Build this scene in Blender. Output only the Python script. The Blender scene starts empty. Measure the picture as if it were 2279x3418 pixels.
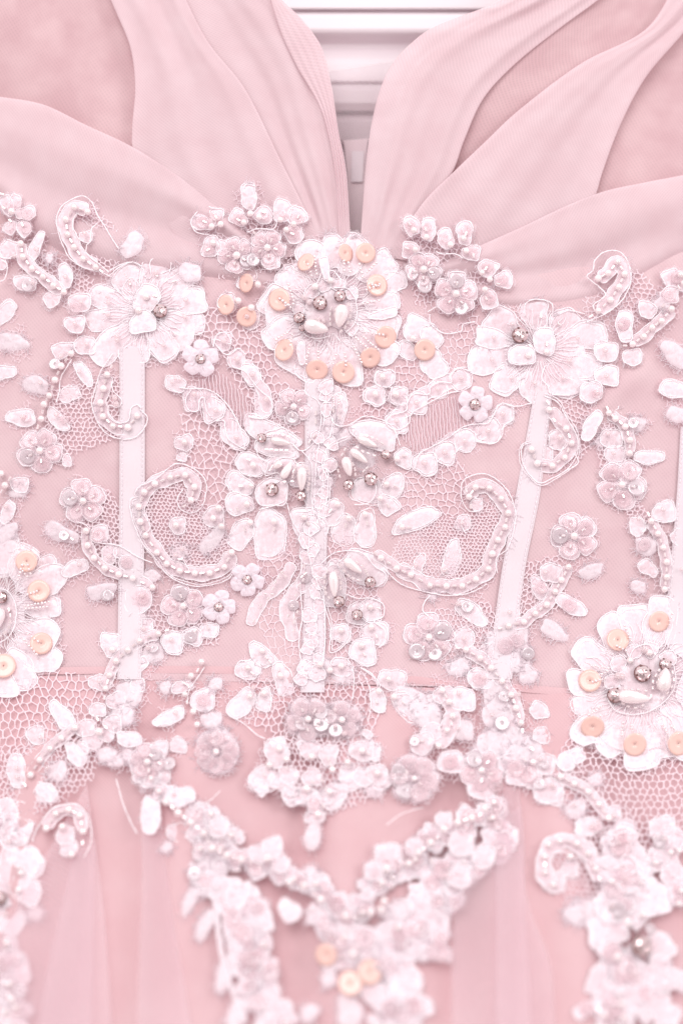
import bpy, math, random
import numpy as np
from mathutils import Matrix, Vector
rnd = random.Random(7)
PI = math.pi

# ------------------------------------------------------------------ camera
CAM_D = 0.60                       # metres from the lens to the bodice
PX = 0.45 / 3418                   # metres per photograph pixel at that distance
sc = bpy.context.scene
cd = bpy.data.cameras.new("camera")
cam = bpy.data.objects.new("camera", cd)
sc.collection.objects.link(cam)
cam.location = (0, -CAM_D, 0)
cam.rotation_euler = (math.radians(90), 0, 0)
cd.sensor_fit = 'VERTICAL'
cd.sensor_height = 36
cd.sensor_width = 24
cd.lens = 48
cd.clip_start = 0.01
cd.clip_end = 50
cd.dof.use_dof = True
cd.dof.focus_distance = 0.597
cd.dof.aperture_fstop = 1.2
sc.camera = cam

# ------------------------------------------------------------------ light
world = bpy.data.worlds.new("World")
sc.world = world
world.use_nodes = True
wn, wl = world.node_tree.nodes, world.node_tree.links
wn.clear()
wo = wn.new('ShaderNodeOutputWorld'); wb = wn.new('ShaderNodeBackground')
tc = wn.new('ShaderNodeTexCoord'); sx = wn.new('ShaderNodeSeparateXYZ'); cr = wn.new('ShaderNodeValToRGB')
mr = wn.new('ShaderNodeMapRange'); mr.inputs[1].default_value = -1; mr.inputs[2].default_value = 1
wl.new(tc.outputs['Generated'], sx.inputs[0]); wl.new(sx.outputs[2], mr.inputs[0]); wl.new(mr.outputs[0], cr.inputs[0])
cr.color_ramp.elements[0].position = 0.12; cr.color_ramp.elements[0].color = (0.68, 0.555, 0.57, 1)
cr.color_ramp.elements[1].position = 0.8; cr.color_ramp.elements[1].color = (1.0, 0.955, 0.97, 1)
# world darkened behind the camera, added for dark reflections in crystals and pearls
my = wn.new('ShaderNodeMapRange'); my.interpolation_type = 'SMOOTHSTEP'
my.inputs[1].default_value = -1.0; my.inputs[2].default_value = -0.72; my.inputs[3].default_value = 0.45; my.inputs[4].default_value = 1.0
wl.new(sx.outputs[1], my.inputs[0])
vm = wn.new('ShaderNodeVectorMath'); vm.operation = 'SCALE'
wl.new(cr.outputs[0], vm.inputs[0]); wl.new(my.outputs[0], vm.inputs['Scale'])
wl.new(vm.outputs[0], wb.inputs[0]); wb.inputs[1].default_value = 1.08
wl.new(wb.outputs[0], wo.inputs[0])


def area(name, loc, target, size, power, col):
    l = bpy.data.lights.new(name, 'AREA')
    l.energy = power; l.size = size; l.color = col
    o = bpy.data.objects.new(name, l); sc.collection.objects.link(o)
    o.location = loc
    o.rotation_euler = (Vector(target) - Vector(loc)).to_track_quat('-Z', 'Y').to_euler()
    return o


area("window_light", (-0.22, -1.12, 0.68), (0, 0, 0), 0.80, 9.0, (1, 0.965, 0.965))
area("room_light", (0.85, -0.80, 0.35), (0, 0, -0.05), 0.30, 2.6, (1, 0.95, 0.96))
sc.view_settings.view_transform = 'Standard'
sc.view_settings.look = 'None'
sc.view_settings.exposure = 0.0
sc.view_settings.gamma = 1.0
sc.cycles.use_denoising = True
sc.cycles.max_bounces = 8
sc.cycles.diffuse_bounces = 6
sc.cycles.transparent_max_bounces = 24
sc.cycles.caustics_reflective = False
sc.cycles.caustics_refractive = False
sc.cycles.sample_clamp_indirect = 4

# ------------------------------------------------------------------ materials
def new_mat(name):
    m = bpy.data.materials.new(name); m.use_nodes = True
    nt = m.node_tree; nt.nodes.clear()
    return m, nt.nodes, nt.links


def cloth_mat(name, col, col2, period=1.15, alpha_hole=1.0, alpha_thread=1.0, rough=0.85, trans=0.25,
              bump=0.25, diag=45, noise_scale=0.06, use_uv=True, contrast=0.5):
    """Fine woven tulle: two crossed thread sets give colour, relief and holes. Coordinates in mm."""
    m, N, L = new_mat(name)
    out = N.new('ShaderNodeOutputMaterial')
    co = N.new('ShaderNodeTexCoord')
    mp = N.new('ShaderNodeMapping'); mp.inputs['Rotation'].default_value = (0, 0, math.radians(diag))
    L.new(co.outputs['UV'], mp.inputs[0])
    dn = N.new('ShaderNodeTexNoise'); dn.inputs['Scale'].default_value = 0.11; dn.inputs['Detail'].default_value = 1
    L.new(mp.outputs[0], dn.inputs['Vector'])
    dm = N.new('ShaderNodeVectorMath'); dm.operation = 'SCALE'; dm.inputs['Scale'].default_value = 1.3
    L.new(dn.outputs['Color'], dm.inputs[0])
    da = N.new('ShaderNodeVectorMath'); da.operation = 'ADD'
    L.new(mp.outputs[0], da.inputs[0]); L.new(dm.outputs[0], da.inputs[1])
    ws = []
    for ax in ('X', 'Y'):
        w = N.new('ShaderNodeTexWave'); w.wave_type = 'BANDS'; w.bands_direction = ax
        w.inputs['Scale'].default_value = 0.314 / period
        w.inputs['Distortion'].default_value = 0.15; w.inputs['Detail'].default_value = 0
        L.new(da.outputs[0], w.inputs['Vector']); ws.append(w)
    mw = N.new('ShaderNodeMath'); mw.operation = 'MULTIPLY'; mw.inputs[1].default_value = 0.75
    L.new(ws[1].outputs['Fac'], mw.inputs[0])
    mx = N.new('ShaderNodeMath'); mx.operation = 'MAXIMUM'
    L.new(ws[0].outputs['Fac'], mx.inputs[0]); L.new(mw.outputs[0], mx.inputs[1])
    ns = N.new('ShaderNodeTexNoise'); ns.inputs['Scale'].default_value = noise_scale; ns.inputs['Detail'].default_value = 3
    L.new(co.outputs['UV'], ns.inputs['Vector'])
    ramp = N.new('ShaderNodeValToRGB')
    ramp.color_ramp.elements[0].position = 0.35; ramp.color_ramp.elements[0].color = (*col, 1)
    ramp.color_ramp.elements[1].position = 0.65; ramp.color_ramp.elements[1].color = (*col2, 1)
    L.new(ns.outputs['Fac'], ramp.inputs[0])
    hs = N.new('ShaderNodeHueSaturation')
    mv = N.new('ShaderNodeMapRange'); mv.inputs[3].default_value = 1 - 0.22 * contrast; mv.inputs[4].default_value = 1 + 0.10 * contrast
    L.new(mx.outputs[0], mv.inputs[0]); L.new(mv.outputs[0], hs.inputs['Value']); L.new(ramp.outputs[0], hs.inputs['Color'])
    bp = N.new('ShaderNodeBump'); bp.inputs['Strength'].default_value = bump; bp.inputs['Distance'].default_value = 0.0001
    L.new(mx.outputs[0], bp.inputs['Height'])
    df = N.new('ShaderNodeBsdfDiffuse'); L.new(hs.outputs[0], df.inputs[0]); L.new(bp.outputs[0], df.inputs['Normal'])
    tr = N.new('ShaderNodeBsdfTranslucent'); L.new(hs.outputs[0], tr.inputs[0])
    a = N.new('ShaderNodeMixShader'); a.inputs[0].default_value = trans
    L.new(df.outputs[0], a.inputs[1]); L.new(tr.outputs[0], a.inputs[2])
    sh = N.new('ShaderNodeBsdfSheen'); sh.inputs['Color'].default_value = (1, 0.92, 0.95, 1)
    b = N.new('ShaderNodeAddShader')
    shm = N.new('ShaderNodeMixShader'); shm.inputs[0].default_value = 0.10
    L.new(a.outputs[0], shm.inputs[1]); L.new(sh.outputs[0], shm.inputs[2])
    last = shm
    if alpha_hole < 1:
        am = N.new('ShaderNodeMapRange'); am.inputs[1].default_value = 0.45; am.inputs[2].default_value = 0.95
        am.inputs[3].default_value = alpha_hole; am.inputs[4].default_value = alpha_thread
        L.new(mx.outputs[0], am.inputs[0])
        t = N.new('ShaderNodeBsdfTransparent')
        mm = N.new('ShaderNodeMixShader')
        L.new(am.outputs[0], mm.inputs[0]); L.new(t.outputs[0], mm.inputs[1]); L.new(last.outputs[0], mm.inputs[2])
        last = mm
    L.new(last.outputs[0], out.inputs[0])
    return m


def lace_mat(name, col, a_lo, a_hi, scale, bump=0.12, trans=0.16, inner=None):
    """Embroidered lace filling: tufted, slightly sheer. Object-space noise, metres."""
    m, N, L = new_mat(name)
    out = N.new('ShaderNodeOutputMaterial')
    co = N.new('ShaderNodeTexCoord')
    n1 = N.new('ShaderNodeTexNoise'); n1.inputs['Scale'].default_value = scale; n1.inputs['Detail'].default_value = 4
    n1.inputs['Roughness'].default_value = 0.65
    mp = N.new('ShaderNodeMapping'); mp.inputs['Scale'].default_value = (1, 1, 0.55)
    L.new(co.outputs['Object'], mp.inputs[0]); L.new(mp.outputs[0], n1.inputs['Vector'])
    n2 = N.new('ShaderNodeTexNoise'); n2.inputs['Scale'].default_value = scale * 0.22; n2.inputs['Detail'].default_value = 2
    L.new(co.outputs['Object'], n2.inputs['Vector'])
    am = N.new('ShaderNodeMapRange'); am.inputs[1].default_value = 0.36; am.inputs[2].default_value = 0.64
    am.inputs[3].default_value = a_lo; am.inputs[4].default_value = a_hi
    ad = N.new('ShaderNodeMix'); ad.data_type = 'FLOAT'; ad.inputs[0].default_value = 0.5
    L.new(n1.outputs['Fac'], ad.inputs[2]); L.new(n2.outputs['Fac'], ad.inputs[3])
    L.new(ad.outputs[0], am.inputs[0])
    bp = N.new('ShaderNodeBump'); bp.inputs['Strength'].default_value = bump; bp.inputs['Distance'].default_value = 0.0004
    L.new(n1.outputs['Fac'], bp.inputs['Height'])
    df = N.new('ShaderNodeBsdfDiffuse'); df.inputs[0].default_value = (*col, 1); L.new(bp.outputs[0], df.inputs['Normal'])
    tr = N.new('ShaderNodeBsdfTranslucent'); tr.inputs[0].default_value = (*col, 1)
    if inner:                       # the embroidery is worked densest along the outline: UV x runs from middle to edge
        sp = N.new('ShaderNodeSeparateXYZ'); L.new(co.outputs['UV'], sp.inputs[0])
        nm = N.new('ShaderNodeMath'); nm.operation = 'MULTIPLY_ADD'; nm.inputs[1].default_value = 0.9; nm.inputs[2].default_value = -0.45
        L.new(n2.outputs['Fac'], nm.inputs[0])
        ad2 = N.new('ShaderNodeMath'); ad2.operation = 'ADD'; L.new(sp.outputs[0], ad2.inputs[0]); L.new(nm.outputs[0], ad2.inputs[1])
        rm = N.new('ShaderNodeValToRGB')
        rm.color_ramp.elements[0].position = 0.50; rm.color_ramp.elements[0].color = (*inner, 1)
        rm.color_ramp.elements[1].position = 0.95; rm.color_ramp.elements[1].color = (*col, 1)
        L.new(ad2.outputs[0], rm.inputs[0]); L.new(rm.outputs[0], df.inputs[0]); L.new(rm.outputs[0], tr.inputs[0])
    a = N.new('ShaderNodeMixShader'); a.inputs[0].default_value = trans
    L.new(df.outputs[0], a.inputs[1]); L.new(tr.outputs[0], a.inputs[2])
    gl = N.new('ShaderNodeBsdfGlossy'); gl.inputs['Roughness'].default_value = 0.42; gl.inputs[0].default_value = (1, 0.95, 0.97, 1)
    L.new(bp.outputs[0], gl.inputs['Normal'])
    g = N.new('ShaderNodeMixShader'); g.inputs[0].default_value = 0.06
    L.new(a.outputs[0], g.inputs[1]); L.new(gl.outputs[0], g.inputs[2])
    t = N.new('ShaderNodeBsdfTransparent')
    mm = N.new('ShaderNodeMixShader')
    L.new(am.outputs[0], mm.inputs[0]); L.new(t.outputs[0], mm.inputs[1]); L.new(g.outputs[0], mm.inputs[2])
    L.new(mm.outputs[0], out.inputs[0])
    return m


def solid_mat(name, col, rough=0.5, metallic=0.0, coat=0.0, spec=0.5, trans_mix=0.0, translucent=0.0, var=0.0, sheen=0.0):
    m, N, L = new_mat(name)
    out = N.new('ShaderNodeOutputMaterial')
    p = N.new('ShaderNodeBsdfPrincipled')
    p.inputs['Base Color'].default_value = (*col, 1)
    p.inputs['Roughness'].default_value = rough
    p.inputs['Metallic'].default_value = metallic
    p.inputs['Coat Weight'].default_value = coat
    p.inputs['Coat Roughness'].default_value = 0.06
    p.inputs['Specular IOR Level'].default_value = spec
    p.inputs['Sheen Weight'].default_value = sheen
    if var:
        oi = N.new('ShaderNodeObjectInfo'); hs = N.new('ShaderNodeHueSaturation')
        mv = N.new('ShaderNodeMapRange'); mv.inputs[3].default_value = 1 - var; mv.inputs[4].default_value = 1 + var * 0.6
        hs.inputs['Color'].default_value = (*col, 1)
        L.new(oi.outputs['Random'], mv.inputs[0]); L.new(mv.outputs[0], hs.inputs['Value']); L.new(hs.outputs[0], p.inputs['Base Color'])
    last = p
    if translucent:
        tr = N.new('ShaderNodeBsdfTranslucent'); tr.inputs[0].default_value = (*col, 1)
        x = N.new('ShaderNodeMixShader'); x.inputs[0].default_value = translucent
        L.new(last.outputs[0], x.inputs[1]); L.new(tr.outputs[0], x.inputs[2]); last = x
    if trans_mix:
        t = N.new('ShaderNodeBsdfTransparent'); t.inputs[0].default_value = (1, 0.97, 0.97, 1)
        lw = N.new('ShaderNodeLayerWeight'); lw.inputs[0].default_value = 0.35
        mv = N.new('ShaderNodeMapRange'); mv.inputs[3].default_value = 1 - trans_mix; mv.inputs[4].default_value = 1.0
        L.new(lw.outputs['Facing'], mv.inputs[0])
        x = N.new('ShaderNodeMixShader')
        L.new(mv.outputs[0], x.inputs[0]); L.new(t.outputs[0], x.inputs[1]); L.new(last.outputs[0], x.inputs[2]); last = x
    L.new(last.outputs[0], out.inputs[0])
    return m


M_BODICE = cloth_mat("bodice_tulle", (0.755, 0.55, 0.58), (0.80, 0.605, 0.63), period=1.25, bump=0.05, trans=0.0, diag=38, contrast=0.4)
M_SKIRT = cloth_mat("skirt_lining", (0.765, 0.50, 0.525), (0.80, 0.555, 0.58), period=1.2, bump=0.15, trans=0.0, diag=45, contrast=0.25, noise_scale=0.03)
M_SKIRT_SHEER = cloth_mat("skirt_tulle", (0.95, 0.76, 0.82), (0.98, 0.80, 0.85), period=1.1, alpha_hole=0.30, alpha_thread=0.38, bump=0.02, trans=0.15, contrast=0.1)
M_DRAPE = cloth_mat("drape_tulle", (0.85, 0.645, 0.68), (0.895, 0.705, 0.74), period=1.05, alpha_hole=0.85, alpha_thread=0.90, bump=0.015, trans=0.06, diag=40, contrast=0.18)
M_DRAPE_BASE = cloth_mat("drape_lining", (0.68, 0.455, 0.48), (0.76, 0.54, 0.56), period=1.35, bump=0.06, trans=0.0, diag=30, contrast=0.5)
M_BACKNET = cloth_mat("back_illusion_tulle", (0.93, 0.80, 0.84), (0.95, 0.84, 0.87), period=1.0, alpha_hole=0.22, alpha_thread=0.62, bump=0.1, trans=0.2, diag=50, contrast=0.8)
M_TAPE = cloth_mat("boning_tape", (0.88, 0.78, 0.82), (0.90, 0.81, 0.85), period=0.55, bump=0.2, trans=0.0, diag=0, contrast=0.3)
M_PLACKET = cloth_mat("back_placket", (0.88, 0.72, 0.76), (0.92, 0.78, 0.81), period=0.9, bump=0.3, trans=0.0, diag=45, contrast=1.0)
M_LACE = lace_mat("lace_filling", (1.0, 0.93, 0.965), 0.84, 1.0, 2600, trans=0.05, inner=(0.95, 0.80, 0.85))
M_SHEERL = lace_mat("lace_sheer", (1.0, 0.90, 0.94), 0.74, 0.98, 2200, trans=0.05, inner=(0.92, 0.75, 0.80))
M_FLUFF = lace_mat("lace_dense", (0.95, 0.85, 0.895), 0.75, 1.0, 1900, bump=0.2)
M_ORGANZA = lace_mat("organza_petal", (0.94, 0.84, 0.90), 0.80, 0.97, 3000, bump=0.08, trans=0.15)
M_HALO = lace_mat("tulle_edge", (0.95, 0.87, 0.91), 0.05, 0.45, 3000)
M_CORD = solid_mat("embroidery_cord", (1.0, 0.94, 0.97), rough=0.6, sheen=0.3)
M_THREAD = solid_mat("net_thread", (0.98, 0.87, 0.91), rough=0.75, translucent=0.25)
M_FIBRE = solid_mat("loose_fibre", (0.93, 0.85, 0.89), rough=0.8, translucent=0.3)
M_PEARL = solid_mat("pearl", (1.0, 0.90, 0.90), metallic=0.30, rough=0.16, coat=1.0, spec=0.7, var=0.08)
M_CLEARP = solid_mat("clear_bead", (0.90, 0.78, 0.80), rough=0.10, coat=1.0, spec=0.8, trans_mix=0.55)
M_BUGLE = solid_mat("silver_lined_bugle", (0.97, 0.85, 0.86), rough=0.14, metallic=0.45, coat=0.8)
M_BUGLE_IN = solid_mat("bugle_bore", (0.30, 0.15, 0.14), rough=0.4)
M_SEED = solid_mat("seed_bead", (0.93, 0.82, 0.83), rough=0.08, metallic=0.3, coat=1.0, spec=0.8)
M_SEQ = solid_mat("clear_sequin", (0.93, 0.82, 0.86), rough=0.12, coat=1.0, spec=1.0, trans_mix=0.80)
M_SEQW = solid_mat("pearly_sequin", (0.90, 0.81, 0.85), rough=0.18, coat=1.0, spec=1.0, metallic=0.2, trans_mix=0.40)
M_PEACH = solid_mat("peach_sequin", (1.0, 0.69, 0.61), rough=0.28, coat=0.5, spec=0.5, translucent=0.05, trans_mix=0.10, var=0.04)
M_CRYSTAL = solid_mat("rose_crystal", (0.80, 0.64, 0.645), rough=0.02, metallic=0.95, coat=1.0)
M_CLAW = solid_mat("claw_metal", (0.30, 0.18, 0.165), rough=0.25, metallic=1.0)
M_DOOR = solid_mat("white_door_paint", (0.82, 0.74, 0.77), rough=0.32, spec=0.4)
M_STITCH = solid_mat("stitching", (0.95, 0.88, 0.92), rough=0.6)

# ------------------------------------------------------------------ the surface the dress follows
def depth(u, v):
    """distance (m) of the fabric behind the bodice plane, by place on the dress"""
    x = (u - 1139.5) / 1139.5
    d = 0.006 * abs(x) ** 3
    t = np.maximum(0.0, (v - 1930.0) / 1000.0)
    d = d - 0.044 * t * t / (t + 0.28)
    d = d + 0.0006 * np.sin(u * 0.006 + v * 0.0021) * np.sin(v * 0.0043 + 1.3)
    return d


LIFT = 0.0


def place(u, v, h=0.0):
    """point on the dress, h metres in front of the fabric"""
    y = depth(u, v) - h - LIFT
    k = (y + CAM_D) / CAM_D
    return np.array([(u - 1139.5) * PX * k, y, (1709.0 - v) * PX * k])


def place_arr(U, V, H):
    U = np.asarray(U, float); V = np.asarray(V, float); H = np.asarray(H, float) + 0 * U
    y = depth(U, V) - H - LIFT
    k = (y + CAM_D) / CAM_D
    return np.stack([(U - 1139.5) * PX * k, y, (1709.0 - V) * PX * k], -1)


def frame(u, v, h=0.0):
    p = place(u, v, h)
    eu = Vector(place(u + 6, v, h) - place(u - 6, v, h)).normalized()
    ev = Vector(place(u, v - 6, h) - place(u, v + 6, h)).normalized()
    n = eu.cross(ev).normalized()          # towards -Y (the viewer)
    ev = n.cross(eu)
    return Vector(p), eu, ev, n


# ------------------------------------------------------------------ object helpers
def link_mesh(name, verts, faces, mats, parent=None, origin=None, matidx=None, smooth=True, uvs=None, kind=None, label=None):
    me = bpy.data.meshes.new(name)
    verts = np.asarray(verts, float)
    if origin is None:
        origin = verts.mean(0)
    origin = np.asarray(origin, float)
    me.from_pydata((verts - origin).tolist(), [], faces)
    for m in mats:
        me.materials.append(m)
    n = len(me.polygons)
    if matidx is not None:
        me.polygons.foreach_set('material_index', np.asarray(matidx, np.int32))
    me.polygons.foreach_set('use_smooth', np.full(n, bool(smooth)))
    if uvs is not None:
        uvl = me.uv_layers.new(name='uv')
        li = np.empty(len(me.loops), np.int32); me.loops.foreach_get('vertex_index', li)
        uvl.data.foreach_set('uv', np.asarray(uvs, np.float32)[li].ravel())
    me.update()
    return link_obj(name, me, parent, origin, kind=kind, label=label)


WORLD_LOC = {}


def link_obj(name, data, parent, loc, rot=None, kind=None, label=None):
    o = bpy.data.objects.new(name, data)
    sc.collection.objects.link(o)
    loc = Vector([float(c) for c in loc])
    WORLD_LOC[o.name] = loc
    if parent is not None:
        o.parent = parent
        o.location = loc - WORLD_LOC[parent.name]
    else:
        o.location = loc
    if rot is not None:
        o.rotation_mode = 'QUATERNION'; o.rotation_quaternion = rot
    if kind: o['kind'] = kind
    if label: o['label'] = label
    return o


def smooth_line(pts, closed=False, step=6.0):
    """Catmull-Rom through the points, resampled about every `step` px"""
    P = np.asarray(pts, float)
    n = len(P)
    if n < 3 and not closed:
        d = np.hypot(*(P[-1] - P[0])); k = max(2, int(d / step) + 1)
        return P[0] + (P[-1] - P[0]) * np.linspace(0, 1, k)[:, None]
    out = []
    segs = n if closed else n - 1
    for i in range(segs):
        if closed:
            p0, p1, p2, p3 = P[(i - 1) % n], P[i], P[(i + 1) % n], P[(i + 2) % n]
        else:
            p0, p1, p2, p3 = P[max(i - 1, 0)], P[i], P[i + 1], P[min(i + 2, n - 1)]
        k = max(2, int(np.hypot(*(p2 - p1)) / step))
        t = (np.arange(k) / k)[:, None]
        out.append(0.5 * ((2 * p1) + (-p0 + p2) * t + (2 * p0 - 5 * p1 + 4 * p2 - p3) * t * t + (-p0 + 3 * p1 - 3 * p2 + p3) * t ** 3))
    if not closed:
        out.append(P[-1:])
    return np.concatenate(out)


def resample(pts, n):
    P = np.asarray(pts, float)
    s = np.concatenate([[0], np.cumsum(np.hypot(*np.diff(P, axis=0).T))])
    t = np.linspace(0, s[-1], n)
    return np.stack([np.interp(t, s, P[:, 0]), np.interp(t, s, P[:, 1])], -1)


def tube(P3, r, sides=5, closed=False, r_end=None):
    """verts, faces of a tube along 3-D points; r scalar or per-point array"""
    P = np.asarray(P3, float); n = len(P)
    if closed:
        T = np.roll(P, -1, 0) - np.roll(P, 1, 0)
    else:
        T = np.gradient(P, axis=0)
    T /= (np.linalg.norm(T, axis=1)[:, None] + 1e-12)
    up = np.array([0, -1.0, 0])
    A = np.cross(T, up); A /= (np.linalg.norm(A, axis=1)[:, None] + 1e-9)
    B = np.cross(A, T)
    R = np.broadcast_to(np.asarray(r, float), (n,))
    ang = np.arange(sides) * 2 * PI / sides
    V = P[:, None, :] + R[:, None, None] * (np.cos(ang)[None, :, None] * A[:, None, :] + np.sin(ang)[None, :, None] * B[:, None, :])
    V = V.reshape(-1, 3)
    F = []
    m = n if closed else n - 1
    for i in range(m):
        j = (i + 1) % n
        for k in range(sides):
            l = (k + 1) % sides
            F.append((i * sides + k, i * sides + l, j * sides + l, j * sides + k))
    return V, F


class Bag:
    """collects several shapes for ONE mesh"""
    def __init__(self): self.V = []; self.F = []; self.M = []; self.n = 0
    def add(self, V, F, m=0):
        self.V.append(np.asarray(V, float)); o = self.n
        self.F += [tuple(i + o for i in f) for f in F]; self.M += [m] * len(F); self.n += len(V)
    def build(self, name, mats, parent, **k):
        if not self.n: return None
        return link_mesh(name, np.concatenate(self.V), self.F, mats, parent, matidx=self.M, **k)


# ------------------------------------------------------------------ shared bead meshes (unit radius)
def mesh_data(name, V, F, mats, mi=None, smooth=True):
    me = bpy.data.meshes.new(name); me.from_pydata([tuple(map(float, v)) for v in V], [], F)
    for m in mats: me.materials.append(m)
    if mi is not None: me.polygons.foreach_set('material_index', np.asarray(mi, np.int32))
    me.polygons.foreach_set('use_smooth', np.full(len(me.polygons), bool(smooth)))
    me.update(); return me


def lathe(profile, seg=14, close_top=True, close_bottom=True):
    V = []; F = []
    for r, z in profile:
        for k in range(seg):
            a = 2 * PI * k / seg; V.append((r * math.cos(a), r * math.sin(a), z))
    for i in range(len(profile) - 1):
        for k in range(seg):
            l = (k + 1) % seg
            F.append((i * seg + k, i * seg + l, (i + 1) * seg + l, (i + 1) * seg + k))
    if close_bottom: F.append(tuple(reversed(range(seg))))
    if close_top: F.append(tuple(range((len(profile) - 1) * seg, len(profile) * seg)))
    return V, F


def make_ball(name, mat, seg=18, rings=10, sq=1.0):
    prof = [(math.sin(PI * i / rings) + 1e-4, -math.cos(PI * i / rings) * sq) for i in range(rings + 1)]
    V, F = lathe(prof, seg); return mesh_data(name, V, F, [mat])


ME_PEARL = make_ball("pearl", M_PEARL)
ME_CLEAR = make_ball("clear_bead", M_CLEARP, 14, 8, 0.85)
ME_SEED = make_ball("seed_bead", M_SEED, 10, 6, 0.8)
# teardrop pearl: long axis X, unit half length 1, half width 1 scaled on the object
_prof = []
for i in range(15):
    t = i / 14; x = -1 + 2 * t
    _prof.append((max(1e-3, math.sqrt(max(0, 1 - x * x)) * (1.0 - 0.32 * x) * 0.98), x))
V_, F_ = lathe(_prof, 18)
ME_DROP = mesh_data("drop_pearl", [(z, x, y) for x, y, z in V_], F_, [M_PEARL])
# bugle: long axis X, half length 1, radius 1 (7-sided glass tube with a darker bore)
V_, F_ = lathe([(0.45, -0.93), (0.55, -1.0), (0.88, -1.0), (1.0, -0.9), (1.0, 0.9), (0.88, 1.0), (0.55, 1.0), (0.45, 0.93)], 7)
ME_BUGLE = mesh_data("bugle_bead", [(z, x, y) for x, y, z in V_], F_, [M_BUGLE, M_BUGLE_IN], [0] * (len(F_) - 2) + [1, 1], smooth=False)


def make_sequin(name, mat, seg=20):
    prof = [(0.06, -0.035), (0.45, -0.03), (0.75, -0.01), (1.0, 0.022), (1.0, 0.032), (0.75, 0.002), (0.45, -0.018), (0.06, -0.023)]
    V, F = lathe(prof, seg, False, False)
    n = len(prof)
    for k in range(seg):
        l = (k + 1) % seg; F.append(((n - 1) * seg + k, (n - 1) * seg + l, l, k))
    return mesh_data(name, V, F, [mat])


ME_SEQ = make_sequin("sequin", M_SEQ); ME_SEQW = make_sequin("sequin", M_SEQW); ME_PEACH = make_sequin("peach_sequin", M_PEACH)


def make_stone():
    V = []; F = []; MI = []
    def ring(n, r, z, off=0):
        s = len(V)
        for k in range(n):
            a = 2 * PI * (k + off) / n; V.append((r * math.cos(a), r * math.sin(a), z))
        return s
    t = ring(8, 0.42, 0.52); c = ring(8, 0.70, 0.36, 0.5); g = ring(16, 0.86, 0.10, 0.0); b = ring(16, 0.92, -0.35)
    # a shallow inner pavilion is what shows through a real stone: break the table into tilted facets
    ctr = len(V); V.append((0.0, 0.0, 0.40))
    for k in range(8):
        l = (k + 1) % 8
        V.append(((V[t + k][0] + V[t + l][0]) * 0.28, (V[t + k][1] + V[t + l][1]) * 0.28, 0.60 if k % 2 else 0.46)); mid = len(V) - 1
        F += [(ctr, t + k, mid), (mid, t + k, t + l), (ctr, mid, t + l)]
        F += [(t + k, c + k, t + l), (t + l, c + k, c + l)]
        g0, g1, g2 = g + 2 * k, g + (2 * k + 1) % 16, g + (2 * k + 2) % 16
        g3 = g + (2 * k + 3) % 16
        F += [(c + k, g0 if False else g0 + 0, g1), (c + k, g1, g2), (c + k, g2, c + l), (c + l, g2, g3)][1:3] + [(c + k, g0, g1)]
    MI = [0] * len(F)
    for k in range(16):
        l = (k + 1) % 16; F.append((g + k, b + k, b + l, g + l)); MI.append(1)
    for k in range(0, 8, 2):                            # claws folded over the crown
        a = 2 * PI * (k + 0.25) / 8
        big = 1.0 if k % 2 == 0 else 0.6
        ca, sa = math.cos(a), math.sin(a); w = 0.12
        pts = [(0.88, -0.30), (0.89, 0.10), (0.78, 0.33), (0.70, 0.38)]
        s = len(V)
        for (r, z) in pts:
            for sd in (-1, 1):
                V.append((r * ca - sd * w * sa, r * sa + sd * w * ca, z))
        for (r, z) in pts:
            V.append(((r + 0.05) * ca, (r + 0.05) * sa, z + 0.06))
        for i in range(3):
            F += [(s + 2 * i, s + 2 * i + 2, s + 8 + i + 1, s + 8 + i), (s + 2 * i + 1, s + 8 + i, s + 8 + i + 1, s + 2 * i + 3)]; MI += [1, 1]
        F.append((s + 6, s + 7, s + 11)); MI.append(1)
    return mesh_data("rhinestone", V, F, [M_CRYSTAL, M_CLAW], MI, smooth=False)


ME_STONE = make_stone()

# ------------------------------------------------------------------ the dress and the crop frames used for tracing
dress = bpy.data.objects.new("dress", None); sc.collection.objects.link(dress)
WORLD_LOC[dress.name] = Vector((0, 0, 0))
dress['label'] = "blush pink tulle bridal dress with beaded white lace hanging before a white door"
dress['category'] = "dress"

CROPS = dict(A=(0, 500, 1.96), B=(600, 500, 1.96), C=(1200, 600, 1.4532), D=(0, 1200, 1.96), E=(600, 1200, 1.96), F=(1300, 1300, 1.6016),
             G=(0, 1900, 1.96), H=(600, 1900, 1.96), I=(1200, 2000, 1.4532), J=(0, 2600, 1.917), K=(600, 2600, 1.917), L=(1300, 2439, 1.6016),
             Z=(0, 0, 0.688))
CUR = CROPS['Z']


def use(c):
    global CUR
    CUR = CROPS[c]


def q(x, y): return x / CUR[2] + CUR[0], y / CUR[2] + CUR[1]
def ql(pts): return [q(x, y) for x, y in pts]


PART = None; FRINGE = None; CORDS = None


def motif(crop, name, x, y, label=None, lift=0.0):
    """start a new appliqué: an Empty under the dress whose children are its petals, cords and beads"""
    global PART, FRINGE, LIFT
    done(); LIFT = lift
    use(crop)
    u, v = q(x, y)
    PART = link_obj(name, None, dress, place(u, v, 0.001), label=label)
    FRINGE = Bag()


def done():
    global PART, FRINGE
    if PART is not None and FRINGE is not None and FRINGE.n:
        FRINGE.build("fringe", [M_FIBRE], PART, kind="stuff")
    PART = None; FRINGE = None; globals()["LIFT"] = 0.0


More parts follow.
